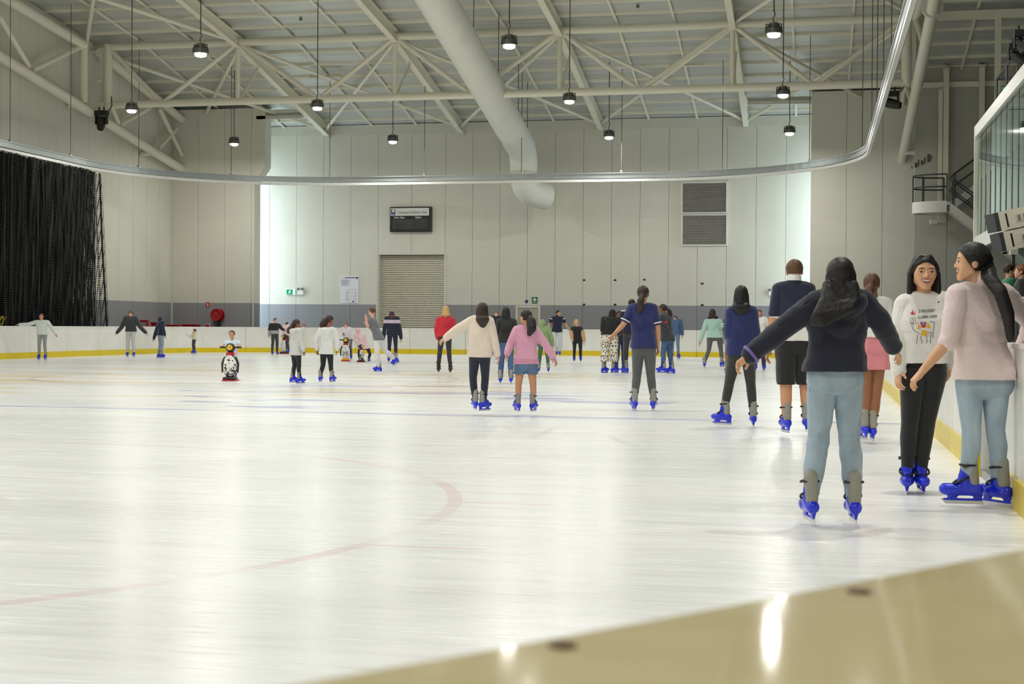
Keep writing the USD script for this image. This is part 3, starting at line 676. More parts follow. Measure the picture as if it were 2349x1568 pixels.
S('display_digits', cat([box(x0+.3+.05*i, x0+.33+.05*i, yf-.009, yf-.006, z0+.16*hh, z0+.34*hh) for i in range(8)]+[box(x0+1.1+.07*i, x0+1.13+.07*i, yf-.009, yf-.006, z0+.16*hh, z0+.40*hh) for i in range(7)]), mat('display_dim', sc((44, 44, 43)), .3), kind='stuff')
# poster
x0, x1, z0, z1 = rectY(780, 695, 822, 633, YF-.02); z0, z1 = min(z0, z1), max(z0, z1)
Pp = Thing('poster', 'white rink rules poster with small plan on the far wall', 'poster', loc=((x0+x1)/2, YF, z0))
Pp('sheet', box(x0, x1, YF-.02, YF-.002, z0, z1), mat('poster_white', sc((232, 232, 236)), .45))
w_, h_ = x1-x0, z1-z0; y_ = YF-.021; M_ink = mat('poster_ink', sc((120, 120, 128)), .5); M_red = mat('poster_red', sc((200, 90, 90)), .5); M_navy = mat('poster_navy', sc((50, 52, 100)), .5)
Pp('heading', box(x0+.26*w_, x0+.85*w_, y_-.003, y_, z1-.075*h_, z1-.045*h_), M_navy)
Pp('crest', box(x1-.12*w_, x1-.03*w_, y_-.003, y_, z1-.10*h_, z1-.025*h_), M_navy)
Pp('swoosh', tube((x0+.05*w_, y_, z1-.07*h_), (x0+.22*w_, y_, z1-.05*h_), .008, 6), M_red)
Pp('print_lines', cat([box(x0+.06*w_, x0+(.4+.3*random.random())*w_, y_-.002, y_, z1-(.13+.022*i)*h_, z1-(.122+.022*i)*h_) for i in range(11)]), M_ink, kind='stuff')
def outline(a, b, c, d, t=.008): return [box(a, b, y_-.003, y_, c, c+t), box(a, b, y_-.003, y_, d-t, d), box(a, a+t, y_-.003, y_, c, d), box(b-t, b, y_-.003, y_, c, d)]
Pp('plan_outline', outline(x0+.44*w_, x0+.85*w_, z0+.03*h_, z0+.50*h_), M_red)
Pp('plan_outline', outline(x0+.33*w_, x0+.38*w_, z0+.08*h_, z0+.46*h_, .005) + [box(x0+.46*w_, x0+.83*w_, y_-.003, y_, z0+f*h_, z0+(f+.005)*h_) for f in (.15, .26, .38)], M_ink)
Pp('stamp', box(x0+.68*w_, x0+.76*w_, y_-.004, y_, z0+.03*h_, z0+.08*h_), M_navy)
# exit sign, emergency lights, first aid
M_sgreen = emis('exit_green', sc((0, 170, 110)), 1.0); M_swhite = emis('exit_white', (.92, 1., .96), 1.1)
x0, x1, z0, z1 = rectY(657, 676, 680, 663, YF-.08); z0, z1 = min(z0, z1), max(z0, z1)
E = Thing('exit_sign', 'lit green and white exit sign on the bright left end of the far wall', 'sign', loc=((x0+x1)/2, YF, z0))
E('housing', box(x0, x1, YF-.08, YF-.002, z0, z1), M_white); ye = YF-.081
E('green_panel', box(x0+.01, x0+.62*(x1-x0), ye-.006, ye, z0+.02, z1-.02), M_sgreen)
E('white_panel', box(x0+.63*(x1-x0), x1-.06, ye-.006, ye, z0+.02, z1-.02), M_swhite)
E('green_edge', box(x1-.055, x1-.02, ye-.006, ye, z0+.02, z1-.02), M_sgreen)
xm, zm = x0+.31*(x1-x0), (z0+z1)/2
E('running_figure', cat([lathe([(0, 0), (.028, 0), (.028, .005), (0, .005)], (xm+.02, ye-.006, zm+.07), 12, (0, -1, 0)), hexa([(xm-.03, ye-.011, zm-.02), (xm+.02, ye-.011, zm-.02), (xm+.02, ye-.006, zm-.02), (xm-.03, ye-.006, zm-.02), (xm-.0, ye-.011, zm+.05), (xm+.05, ye-.011, zm+.05), (xm+.05, ye-.006, zm+.05), (xm, ye-.006, zm+.05)]), tube((xm-.01, ye-.008, zm-.02), (xm+.06, ye-.008, zm-.07), .014, 6), tube((xm-.01, ye-.008, zm-.02), (xm-.08, ye-.008, zm-.07), .014, 6), tube((xm+.02, ye-.008, zm+.03), (xm+.09, ye-.008, zm), .012, 6), tube((xm+.02, ye-.008, zm+.03), (xm-.06, ye-.008, zm+.02), .012, 6)]), M_swhite)
def emerg(px0, px1, py0, py1, label):
    x0, x1, z0, z1 = rectY(px0, py1, px1, py0, YF-.1); z0, z1 = min(z0, z1), max(z0, z1)
    t = Thing('emergency_light', label, 'emergency light', loc=((x0+x1)/2, YF, z0))
    t('battery_box', cbox(x0, x1, YF-.12, YF-.002, z0, z0+.7*(z1-z0), .01), M_white)
    for f in (.15, .8):
        xx = x0+f*(x1-x0); zz = z0+.84*(z1-z0)
        t('lamp_head', lathe([(.03, 0), (.06, .03), (.065, .11), (.05, .12), (0, .12)], (xx, YF-.03, zz), 12, (0, -1, -.15)), mat('lamp_head_grey', sc((130, 130, 134)), .3, metal=.3), 40)
    t('stem', cat([tube((x0+f*(x1-x0), YF-.06, z0+.6*(z1-z0)), (x0+f*(x1-x0), YF-.06, z0+.85*(z1-z0)), .012, 6) for f in (.15, .8)]), M_galv)
emerg(682, 696, 659, 676, 'twin-head white emergency light beside the exit sign')
emerg(1763, 1780, 661, 678, 'twin-head white emergency light near the right end of the far wall')
x0, x1, z0, z1 = rectY(1220, 696, 1233, 681, YF-.02); z0, z1 = min(z0, z1), max(z0, z1)
A = Thing('first_aid_sign', 'green first aid sign with white cross above the small door', 'sign', loc=((x0+x1)/2, YF, z0))
A('plate', box(x0, x1, YF-.015, YF-.002, z0, z1), mat('sign_green', sc((18, 104, 62)), .4)); xm, zm = (x0+x1)/2, z0+.6*(z1-z0)
A('cross', [box(xm-.028, xm+.028, YF-.02, YF-.015, zm-.09, zm+.09), box(xm-.09, xm-.028, YF-.02, YF-.015, zm-.028, zm+.028), box(xm+.028, xm+.09, YF-.02, YF-.015, zm-.028, zm+.028)], M_white)
A('lettering', text_on('FIRST AID', .035, (xm, YF-.017, z0+.05), (1, 0, 0), (0, 0, 1), .003, True, width=.8*(x1-x0)), M_white)
p = PY(1208, 691, YF)
solo('round_sign', lathe([(0, 0), (.075, 0), (.075, .012), (0, .012)], (p[0], YF-.002, p[2]), 24, (0, -1, 0)), mat('sign_blue', sc((40, 52, 110)), .4), 'small round blue sign left of the first aid sign', 'sign')
for i, (px, py) in enumerate(((1340, 642), (1411, 642), (1478, 641), (1611, 650), (1340, 698), (1411, 698), (1611, 699))):
    p = PY(px, py, YF)
    t = Thing('wall_bracket', ['small black bracket on the far wall, upper row, first from the left', 'small black bracket on the far wall, upper row, second from the left', 'small black bracket on the far wall, upper row, third from the left', 'small black bracket on the far wall, upper row, furthest right', 'small black bracket at the grey band edge, first from the left', 'small black bracket at the grey band edge, second from the left', 'small black bracket at the grey band edge, furthest right'][i], 'bracket', loc=(p[0], YF, p[2]))
    t('plate', cbox(p[0]-.055, p[0]+.055, YF-.03, YF-.001, p[2]-.035, p[2]+.035, .006), M_black)
    t('lug', cbox(p[0]-.03, p[0]+.03, YF-.07, YF-.028, p[2]-.015, p[2]+.015, .004), M_black)
# ceiling details: fluorescent battens and small sensors
for (px, py, lb) in ((747, 176, 'unlit cream tube light under the roof left of the duct'), (1573, 150, 'unlit cream tube light under the roof right of the duct'), (1130, 163, 'unlit cream tube light half hidden behind the duct')):
    # on the roof plane
    d = ray(px, py); lo, hi = 30., 64.
    for _ in range(40):
        mid = (lo+hi)/2; q = EYE+d*(mid/d[1])
        if q[2] > zroof(mid)-.28: hi = mid
        else: lo = mid
    q = EYE+d*(lo/d[1])
    t = Thing('tube_light', lb, 'light fitting', loc=q)
    t('tray', box(q[0]-.65, q[0]+.65, q[1]-.09, q[1]+.09, q[2]-.03, q[2]+.06), mat('tube_cream', sc((205, 200, 172)), .5))
    t('tube', tube((q[0]-.6, q[1], q[2]-.03), (q[0]+.6, q[1], q[2]-.03), .02, 8), M_white)
    t('end_cap', [box(q[0]-.67, q[0]-.62, q[1]-.1, q[1]+.1, q[2]-.05, q[2]+.1), box(q[0]+.62, q[0]+.67, q[1]-.1, q[1]+.1, q[2]-.05, q[2]+.1)], M_trim)
for (px, py, lb) in ((690, 47, 'small grey detector on the foil ceiling left of the duct'), (1463, 18, 'small grey detector on the foil ceiling right of the duct')):
    d = ray(px, py); lo, hi = 30., 64.
    for _ in range(40):
        mid = (lo+hi)/2; q = EYE+d*(mid/d[1])
        if q[2] > zroof(mid)-.1: hi = mid
        else: lo = mid
    q = EYE+d*(lo/d[1])
    solo('detector', lathe([(.04, .14), (.06, .05), (.055, 0), (0, -.01)], q, 14), mat('detector_grey', sc((112, 110, 100)), .5), lb, 'detector', 40)
# fire hose reel and other red things behind the left corner of the boards
M_fire = mat('fire_red', sc((168, 22, 28)), .3, .08, 6.)
p = PY(497, 722, YW-.28)
Hr = Thing('fire_hose_reel', 'red fire hose reel with black hose on the grey band', 'hose reel', loc=(p[0], YW, p[2]))
Hr('side_disc', lathe([(0, 0), (.24, 0), (.275, .02), (.28, .05), (.265, .06), (.20, .045), (.08, .04), (.07, .06), (0, .06)], (p[0], YW-.30, p[2]), 40, (0, -1, 0)), M_fire, 30)
Hr('side_disc', lathe([(0, 0), (.26, 0), (.28, .03), (.27, .05), (0, .05)], (p[0]+.03, YW-.07, p[2]), 40, (0, -1, 0)), M_fire, 30)
Hr('hub_ring', sweep([(p[0]+.09*math.cos(a), YW-.345, p[2]+.09*math.sin(a)) for a in np.linspace(0, 2*np.pi, 20, endpoint=False)], .007, 6, True), mat('reel_print', sc((205, 130, 128)), .4))
Hr('hub_arrow', cat([box(p[0]-.05+.04*i, p[0]-.03+.04*i, YW-.35, YW-.344, p[2]-.04, p[2]+.04) for i in range(3)]), mat('reel_print', (0, 0, 0)))
for i in range(5): Hr('hose', sweep([(p[0]+.2*math.cos(a)*(.9+.02*i), YW-.27+.04*i, p[2]+.2*math.sin(a)) for a in np.linspace(0, 2*np.pi, 24, endpoint=False)], .02, 8, True), M_black, True)
for i in range(4): Hr('hose_loop', sweep([(p[0]-.12+.07*i, YW-.2+.02*i, p[2]-.15), (p[0]-.14+.08*i, YW-.22, p[2]-.45), (p[0]-.08+.06*i, YW-.2, p[2]-.72), (p[0]+.0+.05*i, YW-.2, p[2]-.45), (p[0]+.02+.05*i, YW-.16, p[2]-.2)], .016, 8), M_black, True)
Hr('wall_mount', box(p[0]-.06, p[0]+.06, YW-.08, YW-.002, p[2]-.1, p[2]+.1), M_fire)
p = PY(477, 699, YW)
Fs = Thing('fire_sign', 'small red fire hose sign above left of the hose reel', 'sign', loc=p)
Fs('plate', box(p[0]-.08, p[0]+.08, YW-.014, YW-.002, p[2]-.12, p[2]+.12), mat('sign_red', sc((190, 40, 40)), .4)); Fs('stripe', box(p[0]-.022, p[0]+.025, YW-.018, YW-.014, p[2]-.08, p[2]+.08), M_white)
def goal(x0, x1, ztop, Y, label):
    t = Thing('hockey_goal', label, 'goal', loc=((x0+x1)/2, Y, -.03)); r = .04
    t('post', tube((x0, Y, -.03), (x0, Y, ztop), r), M_fire, 40); t('post', tube((x1, Y, -.03), (x1, Y, ztop), r), M_fire, 40)
    t('crossbar', tube((x0-r, Y, ztop), (x1+r, Y, ztop), r*1.15), M_fire, 40)
    t('back_frame', cat([tube((x0, Y, ztop), (x0-.25, Y+.7, -.0), .025), tube((x1, Y, ztop), (x1-.0, Y+.7, -.0), .025), tube((x0-.25, Y+.7, 0), (x1, Y+.7, 0), .025)]), M_fire, 40)
    nt = [tube((x0-.25*s, Y+.7*s, ztop*(1-s)+.02), (x1, Y+.7*s, ztop*(1-s)+.02), .006, 4) for s in np.linspace(.05, .95, 14)] + [tube((x0+(x1-x0)*s, Y, ztop), (x0+(x1-x0)*s-.2*(1-s), Y+.7, 0.02), .006, 4) for s in np.linspace(.02, .98, 22)]
    t('netting', cat(nt), mat('goal_net', sc((110, 96, 94)), .7), kind='stuff')
a, b = PY(290, 740, 55), PY(338, 740, 55); goal(a[0], b[0], PY(314, 735.5, 55)[2], 55, 'red framed hockey goal with grey net behind the left boards')
def tub(px0, px1, py, Y, label, zt=None, c=M_fire):
    a, b = PY(px0, py, Y), PY(px1, py, Y)
    t = Thing('plastic_tub', label, 'tub', loc=((a[0]+b[0])/2, Y, -.03)); zt = a[2]
    t('shell', cbox(a[0], b[0], Y-.25, Y+.25, -.03, zt-.05, .04), c); t('rim', cbox(a[0]-.03, b[0]+.03, Y-.28, Y+.28, zt-.05, zt, .012), c)
tub(351, 364, 738.5, 56.8, 'red plastic tub just left of the navy hooded child')
tub(385, 408, 744.0, 58.6, 'low red plastic tub behind the boards at the wall corner')
tub(421, 455, 743.5, 59.7, 'longest low red plastic tub behind the boards left of the hose reel')
p = PY(477, 747, 60.2)
Rr = Thing('fire_bell', 'round red disc with white rim showing above the boards', 'fire bell', loc=p)
Rr('disc', lathe([(0, 0), (.09, 0), (.095, .03), (.06, .05), (0, .055)], p, 24, (0, -1, 0)), M_fire, 40); Rr('backplate', box(p[0]-.1, p[0]+.1, p[1], p[1]+.02, p[2]-.12, p[2]+.1), M_white)
Rr('stand', box(p[0]-.03, p[0]+.03, p[1]+.02, p[1]+.05, -.03, p[2]), M_galv)
p = PX(8, 738, XI0-.5); rg = np.random.default_rng(3)
T_ = Thing('rope_tangle', 'tangle of yellow rope at the left frame edge above the boards', 'rope', loc=p)
for i in range(4): T_('strand', sweep([(p[0]-.2+rg.normal(0, .05), p[1]+rg.normal(0, .15)+.02*j, .03+(p[2]+.2-.03)*abs(math.sin(.45*j+i))) for j in range(9)], .02, 6), mat('rope_yellow', sc((150, 140, 40)), .7), True)
# moving-head stage lights
def mover(p, label, tilt=0., k=1.0):
    t = Thing('stage_light', label, 'stage light', loc=p); x, y, z = p
    t('base', cbox(x-.25*k, x+.25*k, y-.16*k, y+.16*k, z-.18*k, z, .03*k), M_black)
    t('clamp', cat([tube((x-.1*k, y, z), (x-.1*k, y, z+.14*k), .03*k, 8), tube((x+.1*k, y, z), (x+.1*k, y, z+.14*k), .03*k, 8)]), M_black)
    t('yoke', cat([cbox(x-.24*k, x-.17*k, y-.09*k, y+.09*k, z-.52*k, z-.18*k, .02*k), cbox(x+.17*k, x+.24*k, y-.09*k, y+.09*k, z-.52*k, z-.18*k, .02*k)]), M_black)
    d = np.array([math.sin(tilt), -.35, -math.cos(tilt)])
    t('head', lathe([(.10*k, -.2*k), (.165*k, -.16*k), (.17*k, .02*k), (.14*k, .25*k), (.115*k, .32*k), (.10*k, .32*k), (.09*k, .28*k), (0, .28*k)], (x, y, z-.42*k), 20, d), M_black, 40)
    t('cable', sweep([(x+.2*k, y, z-.02), (x+.34*k, y, z+.02), (x+.42*k, y, z+.2), (x+.40*k, y, z+.55)], .02, 6), M_black, True)
q = PX(233, 254, -27.9); mover(q, 'black moving stage light clamped under the left end of the truss', 0, 1.05)
q = PY(2046, 203, YT); mover((q[0], q[1], ZB-.28), 'black moving stage light under the right end of the truss', 1.25, 1.05)

# ---------------------------------------------------------------- right side: landing, stairs, gallery
YLn = YR-1.15
lc = PY(2168, 466, YLn); la = PY(2094, 466, YLn); rad = lc[0]-la[0]; zl = lc[2]
SL = Thing('stair_landing', 'white rounded stair landing with dark ring railing high on the right', 'landing', loc=(lc[0], YLn, zl))
dsh = [(lc[0]-rad*math.cos(t), YLn+.75*math.sin(t)) for t in np.linspace(-np.pi/2, np.pi/2, 24)] + [(lc[0]+.1, YLn+.75), (lc[0]+.1, YLn-.75)]
dsh = np.array(dsh)[::-1] if m3.CrossSection([np.array(dsh)]).area() <= 0 else np.array(dsh)
SL('deck', plate(dsh, zl-.12, zl), M_white)
ring = np.array([(lc[0]-rad*math.cos(t), YLn+.75*math.sin(t)) for t in np.linspace(-np.pi/2, np.pi/2, 24)])
SL('fascia', strip(ring, -.03, .03, zl-.40, zl+.03), M_white, 40)
SL('soffit', plate(np.array([( lc[0]-(rad-.06)*math.cos(t), YLn+.7*math.sin(t)) for t in np.linspace(-np.pi/2, np.pi/2, 20)])[::-1] if m3.CrossSection([np.array([(lc[0]-(rad-.06)*math.cos(t), YLn+.7*math.sin(t)) for t in np.linspace(-np.pi/2, np.pi/2, 20)])]).area() <= 0 else np.array([(lc[0]-(rad-.06)*math.cos(t), YLn+.7*math.sin(t)) for t in np.linspace(-np.pi/2, np.pi/2, 20)]), zl-.38, zl-.3), M_trim)
for h in (1.05, .58): SL('ring_rail', sweep([(x, y, zl+h) for x, y in ring*[1, 1]], .028, 8), M_rail, True)
for k in (0, 6, 12, 18, 23): SL('rail_post', tube((*ring[k], zl), (*ring[k], zl+1.05), .024, 8), M_rail, 40)
SL('bracket', [cbox(lc[0]-.2, lc[0]+.12, YPO-.15, YPO+.1, zl-.7, zl-.38, .02), cbox(lc[0]-.5, lc[0]-.2, YPO-.1, YPO+.1, zl-.75, zl-.55, .02)], M_trim)
def flight(name, label, x0, z0, x1, z1, y, w):
    t = Thing(name, label, 'stairs', loc=(x0, y, z0)); n = max(2, int(abs(z1-z0)/.19)); s = (z1-z0)/(x1-x0)
    for yy in (y-w/2, y+w/2):
        t('stringer', hexa([(x0,yy-.03,z0-.34),(x1,yy-.03,z1-.34),(x1,yy+.03,z1-.34),(x0,yy+.03,z0-.34),(x0,yy-.03,z0+.02),(x1,yy-.03,z1+.02),(x1,yy+.03,z1+.02),(x0,yy+.03,z0+.02)]), M_white)
        for h in (1.02, .56): t('handrail', tube((x0, yy, z0+h), (x1, yy, z1+h), .028, 8), M_rail, 40)
        for f in np.linspace(.02, .98, 6): t('baluster', tube((x0+(x1-x0)*f, yy, z0+(z1-z0)*f), (x0+(x1-x0)*f, yy, z0+(z1-z0)*f+1.02), .024, 8), M_rail, 40)
    for i in range(n):
        f = (i+.5)/n; xx, zz = x0+(x1-x0)*f, z0+(z1-z0)*f
        t('tread', box(xx-.16, xx+.16, y-w/2+.03, y+w/2-.03, zz-.12, zz-.08), M_trim)
flight('staircase', 'white stair flight descending rightwards from the rounded landing', lc[0]+.12, zl-.05, lc[0]+.12+(zl-.1)/.78, .02, YLn-.36, .68)
flight('staircase', 'white stair flight rising rightwards behind the gallery glass', lc[0]+.30, zl+.10, lc[0]+.30+3.2/.78, zl+3.2, YLn+.40, .66)
# graffiti-like scuffs on the grey return wall
p = PY(2118, 374, YR)
solo('wall_scuff', cat([cbox(p[0]-.45+.12*i, p[0]-.41+.12*i+.05*(i % 2), YR-.02, YR-.002, p[2]-.22+.05*i, p[2]-.10+.07*i+.05*(i % 3), .004) for i in range(7)]), mat('scuff_dark', sc((84, 82, 70)), .7), 'dark smeared patch on the grey wall above the ring railing', 'stain')
# the glazed gallery
XG = 3.3
g0 = PX(2243, 300, XG); g1 = PX(2247, 566, XG); ZG1, ZG0, YG = g0[2], g1[2]-.02, g0[1]
YGN = 9.0
Gal = Thing('glazed_gallery', 'white framed upper gallery with green glass front at the right edge', 'gallery', loc=(XG, YG, ZG0))
Gal('floor_slab', box(XG+.02, XR-.05, YGN, YG, ZG0-.02, ZG0+.18), mat('soffit_grey', sc((150, 152, 154)), .6))
Gal('front_fascia', box(XG-.06, XG+.02, YGN, YG, ZG0-.04, ZG0+.24), M_white)
Gal('roof_slab', box(XG, XR-.05, YGN, YG, ZG1-.05, ZG1+.05), M_trim)
Gal('roof_fascia', box(XG-.06, XG, YGN, YG, ZG1-.14, ZG1+.10), M_white)
Gal('corner_post', box(XG-.06, XG+.10, YG-.02, YG+.13, ZG0-.04, ZG1+.10), mat('post_paint', sc((226, 222, 208)), .4))
Gal('back_wall', box(XG+4.2, XG+4.3, YGN, YG, ZG0+.18, ZG1-.05), mat('gallery_wall', sc((168, 172, 166)), .6))
Gal('end_wall', box(XG+.12, XG+4.2, YG-.06, YG, ZG0+.18, ZG1-.05), mat('gallery_wall', (0, 0, 0)))
for x_ in (XG+1.3, XG+3.0): Gal('ceiling_light', box(x_-.12, x_+.12, YGN+1, YG-1.2, ZG1-.11, ZG1-.06), emis('gallery_fill_glow', (.82, 1., .90), 3.2))  # unseen glowing panels, added to brighten the gallery behind its glass
yy = YG-.1; k = 0; M_mull = mat('dark_mullion', sc((46, 60, 66)), .25, metal=.3); M_bright = mat('reflection_tone', sc((205, 220, 226)), .12, metal=.9)
while yy > YGN+.5:
    w = .80
    Gal('glass_pane', box(XG-.012, XG, yy-w+.03, yy-.03, ZG0+.24, ZG1-.14), M_green)
    Gal('mullion', box(XG-.0, XG+.05, yy-w-.018, yy-w+.018, ZG0+.24, ZG1-.14), M_mull)
    Gal('glass_fin', box(XG-.026, XG-.013, yy-w-.004, yy-w+.012, ZG0+.24, ZG0+1.4), M_bright)  # pale half-height strip standing in for the bright reflection low on each mullion
    yy -= w
RG = Thing('roof_railing', 'dark metal guard railing on top of the glazed gallery', 'railing', loc=(XG+.35, YG, ZG1+.05))
for h in (1.0, .5): RG('rail', sweep([(XG+2.5, YG-.2, ZG1+.05+h), (XG+.35, YG-.2, ZG1+.05+h), (XG+.35, YGN+.3, ZG1+.05+h)], .028, 8), M_rail)
for y in np.arange(YG-.2, YGN+.3, -1.6): RG('post', tube((XG+.35, y, ZG1+.05), (XG+.35, y, ZG1+1.05), .026, 8), M_rail, 40)
q = PX(2337, 118, XG+.35); mover((q[0]-.05, q[1], q[2]+.15), 'black stage light on the gallery roof railing, lower one at the edge', .9, .62)
q = PX(2347, 88, XG+.35); mover((q[0]-.02, q[1], q[2]+.15), 'black stage light on the gallery roof railing, cut by the frame', .9, .62)
p = PY(2312, 208, YR)
Ex = Thing('exit_sign', 'small lit green exit sign high behind the gallery railing', 'sign', loc=p)
Ex('housing', box(p[0]-.22, p[0]+.22, YR-.10, YR-.002, p[2]-.14, p[2]+.14), M_white); Ex('green_panel', box(p[0]-.2, p[0]+.2, YR-.106, YR-.10, p[2]-.12, p[2]+.12), M_sgreen)
# loudspeakers
e1 = R0*math.cos(.22)+U0*math.sin(.22); e2 = -R0*math.sin(.22)+U0*math.cos(.22); e3 = F0
def obox(c, a, b, d): return hexa([c+e1*sx*a/2+e2*sz*b/2+e3*sy*d/2 for sz in (-1, 1) for sx, sy in ((-1, -1), (1, -1), (1, 1), (-1, 1))])
M_spk = mat('speaker_cream', sc((222, 216, 196)), .5, .05, 5.); DSP = 21.5
for i, (px, py, lb) in enumerate(((2317, 503, 'upper cream loudspeaker of the tilted pair under the gallery'), (2329, 548, 'lower cream loudspeaker of the tilted pair under the gallery'))):
    c = PD(px, py, DSP)
    t = Thing('loudspeaker', lb, 'loudspeaker', loc=c)
    t('cabinet', obox(c+e1*.03, .52, .288, .42), M_spk)
    t('grille', obox(c-e1*.265, .06, .28, .42), mat('speaker_grille', sc((58, 58, 62)), .6))
    t('slot', obox(c-e1*.12-e3*.212, .025, .20, .006), M_black)
    t('label_plate', obox(c+e1*.10-e3*.212, .19, .12, .006), mat('plate_cream', sc((206, 200, 182)), .5))
    t('label_print', [obox(c+e1*.06-e3*.217, .045, .085, .004), obox(c+e1*.14-e3*.217, .03, .085, .004)], mat('plate_grey', sc((132, 130, 124)), .5))
    if i: t('foot', obox(c-e1*.2-e2*.17, .06, .03, .06), M_black)
c = PD(2349, 520, DSP)
t = Thing('speaker_bracket', 'cream bracket carrying the pair of loudspeakers', 'bracket', loc=c)
t('arm', obox(c+e1*.03+e3*.30, .46, .60, .14), M_spk); t('wall_plate', box(XG-.10, XG-.061, c[1]-.25, c[1]+.25, ZG0+.0, ZG0+.23), M_spk)
t('strut', tube(c+e1*.03+e3*.3, (XG-.09, c[1], ZG0+.12), .05, 10), M_spk)
# under the gallery: screen, bleacher, handrail
Gs = Thing('glass_screen', 'clear glass screen with dark post under the gallery', 'screen', loc=(4, 27.2, 0))
xs = PY(2321, 640, 27.2)[0]
Gs('pane', box(xs+.05, XR-.1, 27.19, 27.205, .3, ZG0-.06), paneglass('clear_glass', (.86, .93, .93), 1.5)); Gs('post', box(xs, xs+.05, 27.17, 27.23, -.03, ZG0-.03), M_rail)
Gs('post_foot', box(xs-.04, xs+.09, 27.1, 27.3, ZG0-.35, ZG0-.03), M_white)
Bl = Thing('bleacher', 'black stepped spectator stand with yellow nosing behind the right boards', 'bleacher', loc=(3, 22, 0))
for i in range(3):
    y0 = 19.6+.95*i if False else 0
    Bl('step', box(2.9+.0+.75*i, 6.8, 16.2, 26.5, -.03 if i == 0 else .48*i, .48*(i+1)), M_black)
    Bl('nosing', box(2.88+.75*i, 2.97+.75*i, 16.18, 26.5, .48*(i+1)-.05, .48*(i+1)+.012), M_yellow)
Hn = Thing('hand_railing', 'grey tubular handrail before the spectator stand at the right edge', 'railing', loc=(2.5, 15.5, 0))
def hp(px, py, D=15.8): return PD(px, py, D)
def dropto(p): return np.array([p[0], p[1], -.03])
a, b = hp(2324, 738), hp(2400, 738)
Hn('rail', tube(a, b, .024, 10), M_galv, 40)
for px in (2324, 2342, 2368): q = hp(px, 738); Hn('post', tube(dropto(q), q, .022, 10), M_galv, 40)
Hn('slanting_rail', tube(hp(2318, 736), hp(2336, 724), .026, 10), M_white, 40); Hn('slanting_rail', sweep([hp(2329, 700), hp(2338, 690), hp(2349, 684), hp(2375, 682)], .022, 10), M_galv, True)

# ---------------------------------------------------------------- people
def _sph(n): return np.array(trimesh.creation.icosphere(n, 1.0).vertices)
S0, S1, S2 = _sph(0), _sph(1), _sph(2)
def hull(balls, S):
    """Hull of balls (centre, radius) - radius may be a triple."""
    return m3.Manifold.hull_points(np.vstack([np.asarray(c, float) + S*np.asarray(r, float) for c, r in balls]))
def union(ms): return ms[0] if len(ms) == 1 else m3.Manifold.batch_boolean(ms, m3.OpType.Add)
def smooth(m, edge, it=8):
    t = m.refine_to_length(edge).to_mesh()
    t = trimesh.Trimesh(t.vert_properties[:, :3], t.tri_verts, process=True)
    if it: trimesh.smoothing.filter_taubin(t, lamb=.5, nu=.52, iterations=it)
    return t
def fold(t, amp, scale, seed):
    """Cloth folds: pushes vertices along their normals by noise drawn out sideways."""
    v = np.array(t.vertices); n = np.array(t.vertex_normals)
    d = meshkit.fbm(v*np.array([scale, scale, scale*2.2])+seed*7.3, 3, seed)-.5
    t.vertices = v + n*(d*2*amp)[:, None]; return t
def to_manifold(t):
    m = m3.Manifold(m3.Mesh(np.asarray(t.vertices, np.float32), np.asarray(t.faces, np.uint32)))
    return m if m.num_tri() > 0 else None
def cut(t, o, n):
    """The part of mesh t on the side of the plane that n points to."""
    return trimesh.intersections.slice_mesh_plane(t, n, o, cap=False)
def puff(t, d):
    t = t.copy(); t.vertices = np.array(t.vertices) + np.array(t.vertex_normals)*d; return t
SKIN = {k: mat('skin_' + k, sc(c), .48, .05, 9., spec=.4) for k, c in dict(fair=(226, 178, 152), tan=(204, 150, 116), olive=(190, 136, 102), brown=(150, 100, 72), asian=(222, 172, 134)).items()}
def hairmat(k, c):
    g = NG(); pos = g('geometry', 'position')
    nz = g('noise_texture', 'fac', vector=g('mapping', 'vector', vector=pos, scale=(70., 70., 5.)), scale=1., detail=4.)
    c = np.array(sc(c)); col = g.mix(nz, tuple(c*.55), tuple(np.minimum(c*1.6, 1)))
    b = g('bump', 'normal', height=nz, strength=.5, distance=.006)
    return g.make('hair_' + k, g('principled_bsdf', 'BSDF', base_color=col, roughness=.48, normal=b, specular_ior_level=.4))
HAIR = {k: hairmat(k, c) for k, c in dict(black=(30, 27, 26), dark=(52, 38, 32), brown=(92, 62, 42), auburn=(122, 76, 46), blond=(196, 160, 106)).items()}
def cloth(name, c, var=.10, vs=14.): return mat('cloth_' + name, sc(c), .82, var, vs, bump=.25, bs=420., sheen=.25)
def striped(name, c1, c2, freq, vec=(1, 0, 0)):
    g = NG(); pos = g('geometry', 'position')
    t = g('vector_math', 'value', math_type='dot_product', vector1=pos, vector2=vec)
    f = g.math('greater_than', g.math('fraction', g.math('multiply', g.math('add', t, 50.), freq)), .62)
    return g.make('cloth_' + name, g('principled_bsdf', 'BSDF', base_color=g.mix(f, sc(c1), sc(c2)), roughness=.82, sheen_weight=.2))
def leopard():
    g = NG(); pos = g('geometry', 'position')
    v = g('voronoi_texture', 'distance', vector=pos, scale=24., randomness=1.)
    n = g('noise_texture', 'fac', vector=pos, scale=60., detail=2.)
    d = g.math('add', v, g.math('multiply', n, .22))
    c = g('rgb_ramp', 'color', fac=d, ramp=[(.30, sc((60, 54, 48))), (.34, sc((36, 32, 30))), (.48, sc((36, 32, 30))), (.52, sc((226, 220, 206)))])
    return g.make('cloth_leopard', g('principled_bsdf', 'BSDF', base_color=c, roughness=.8))
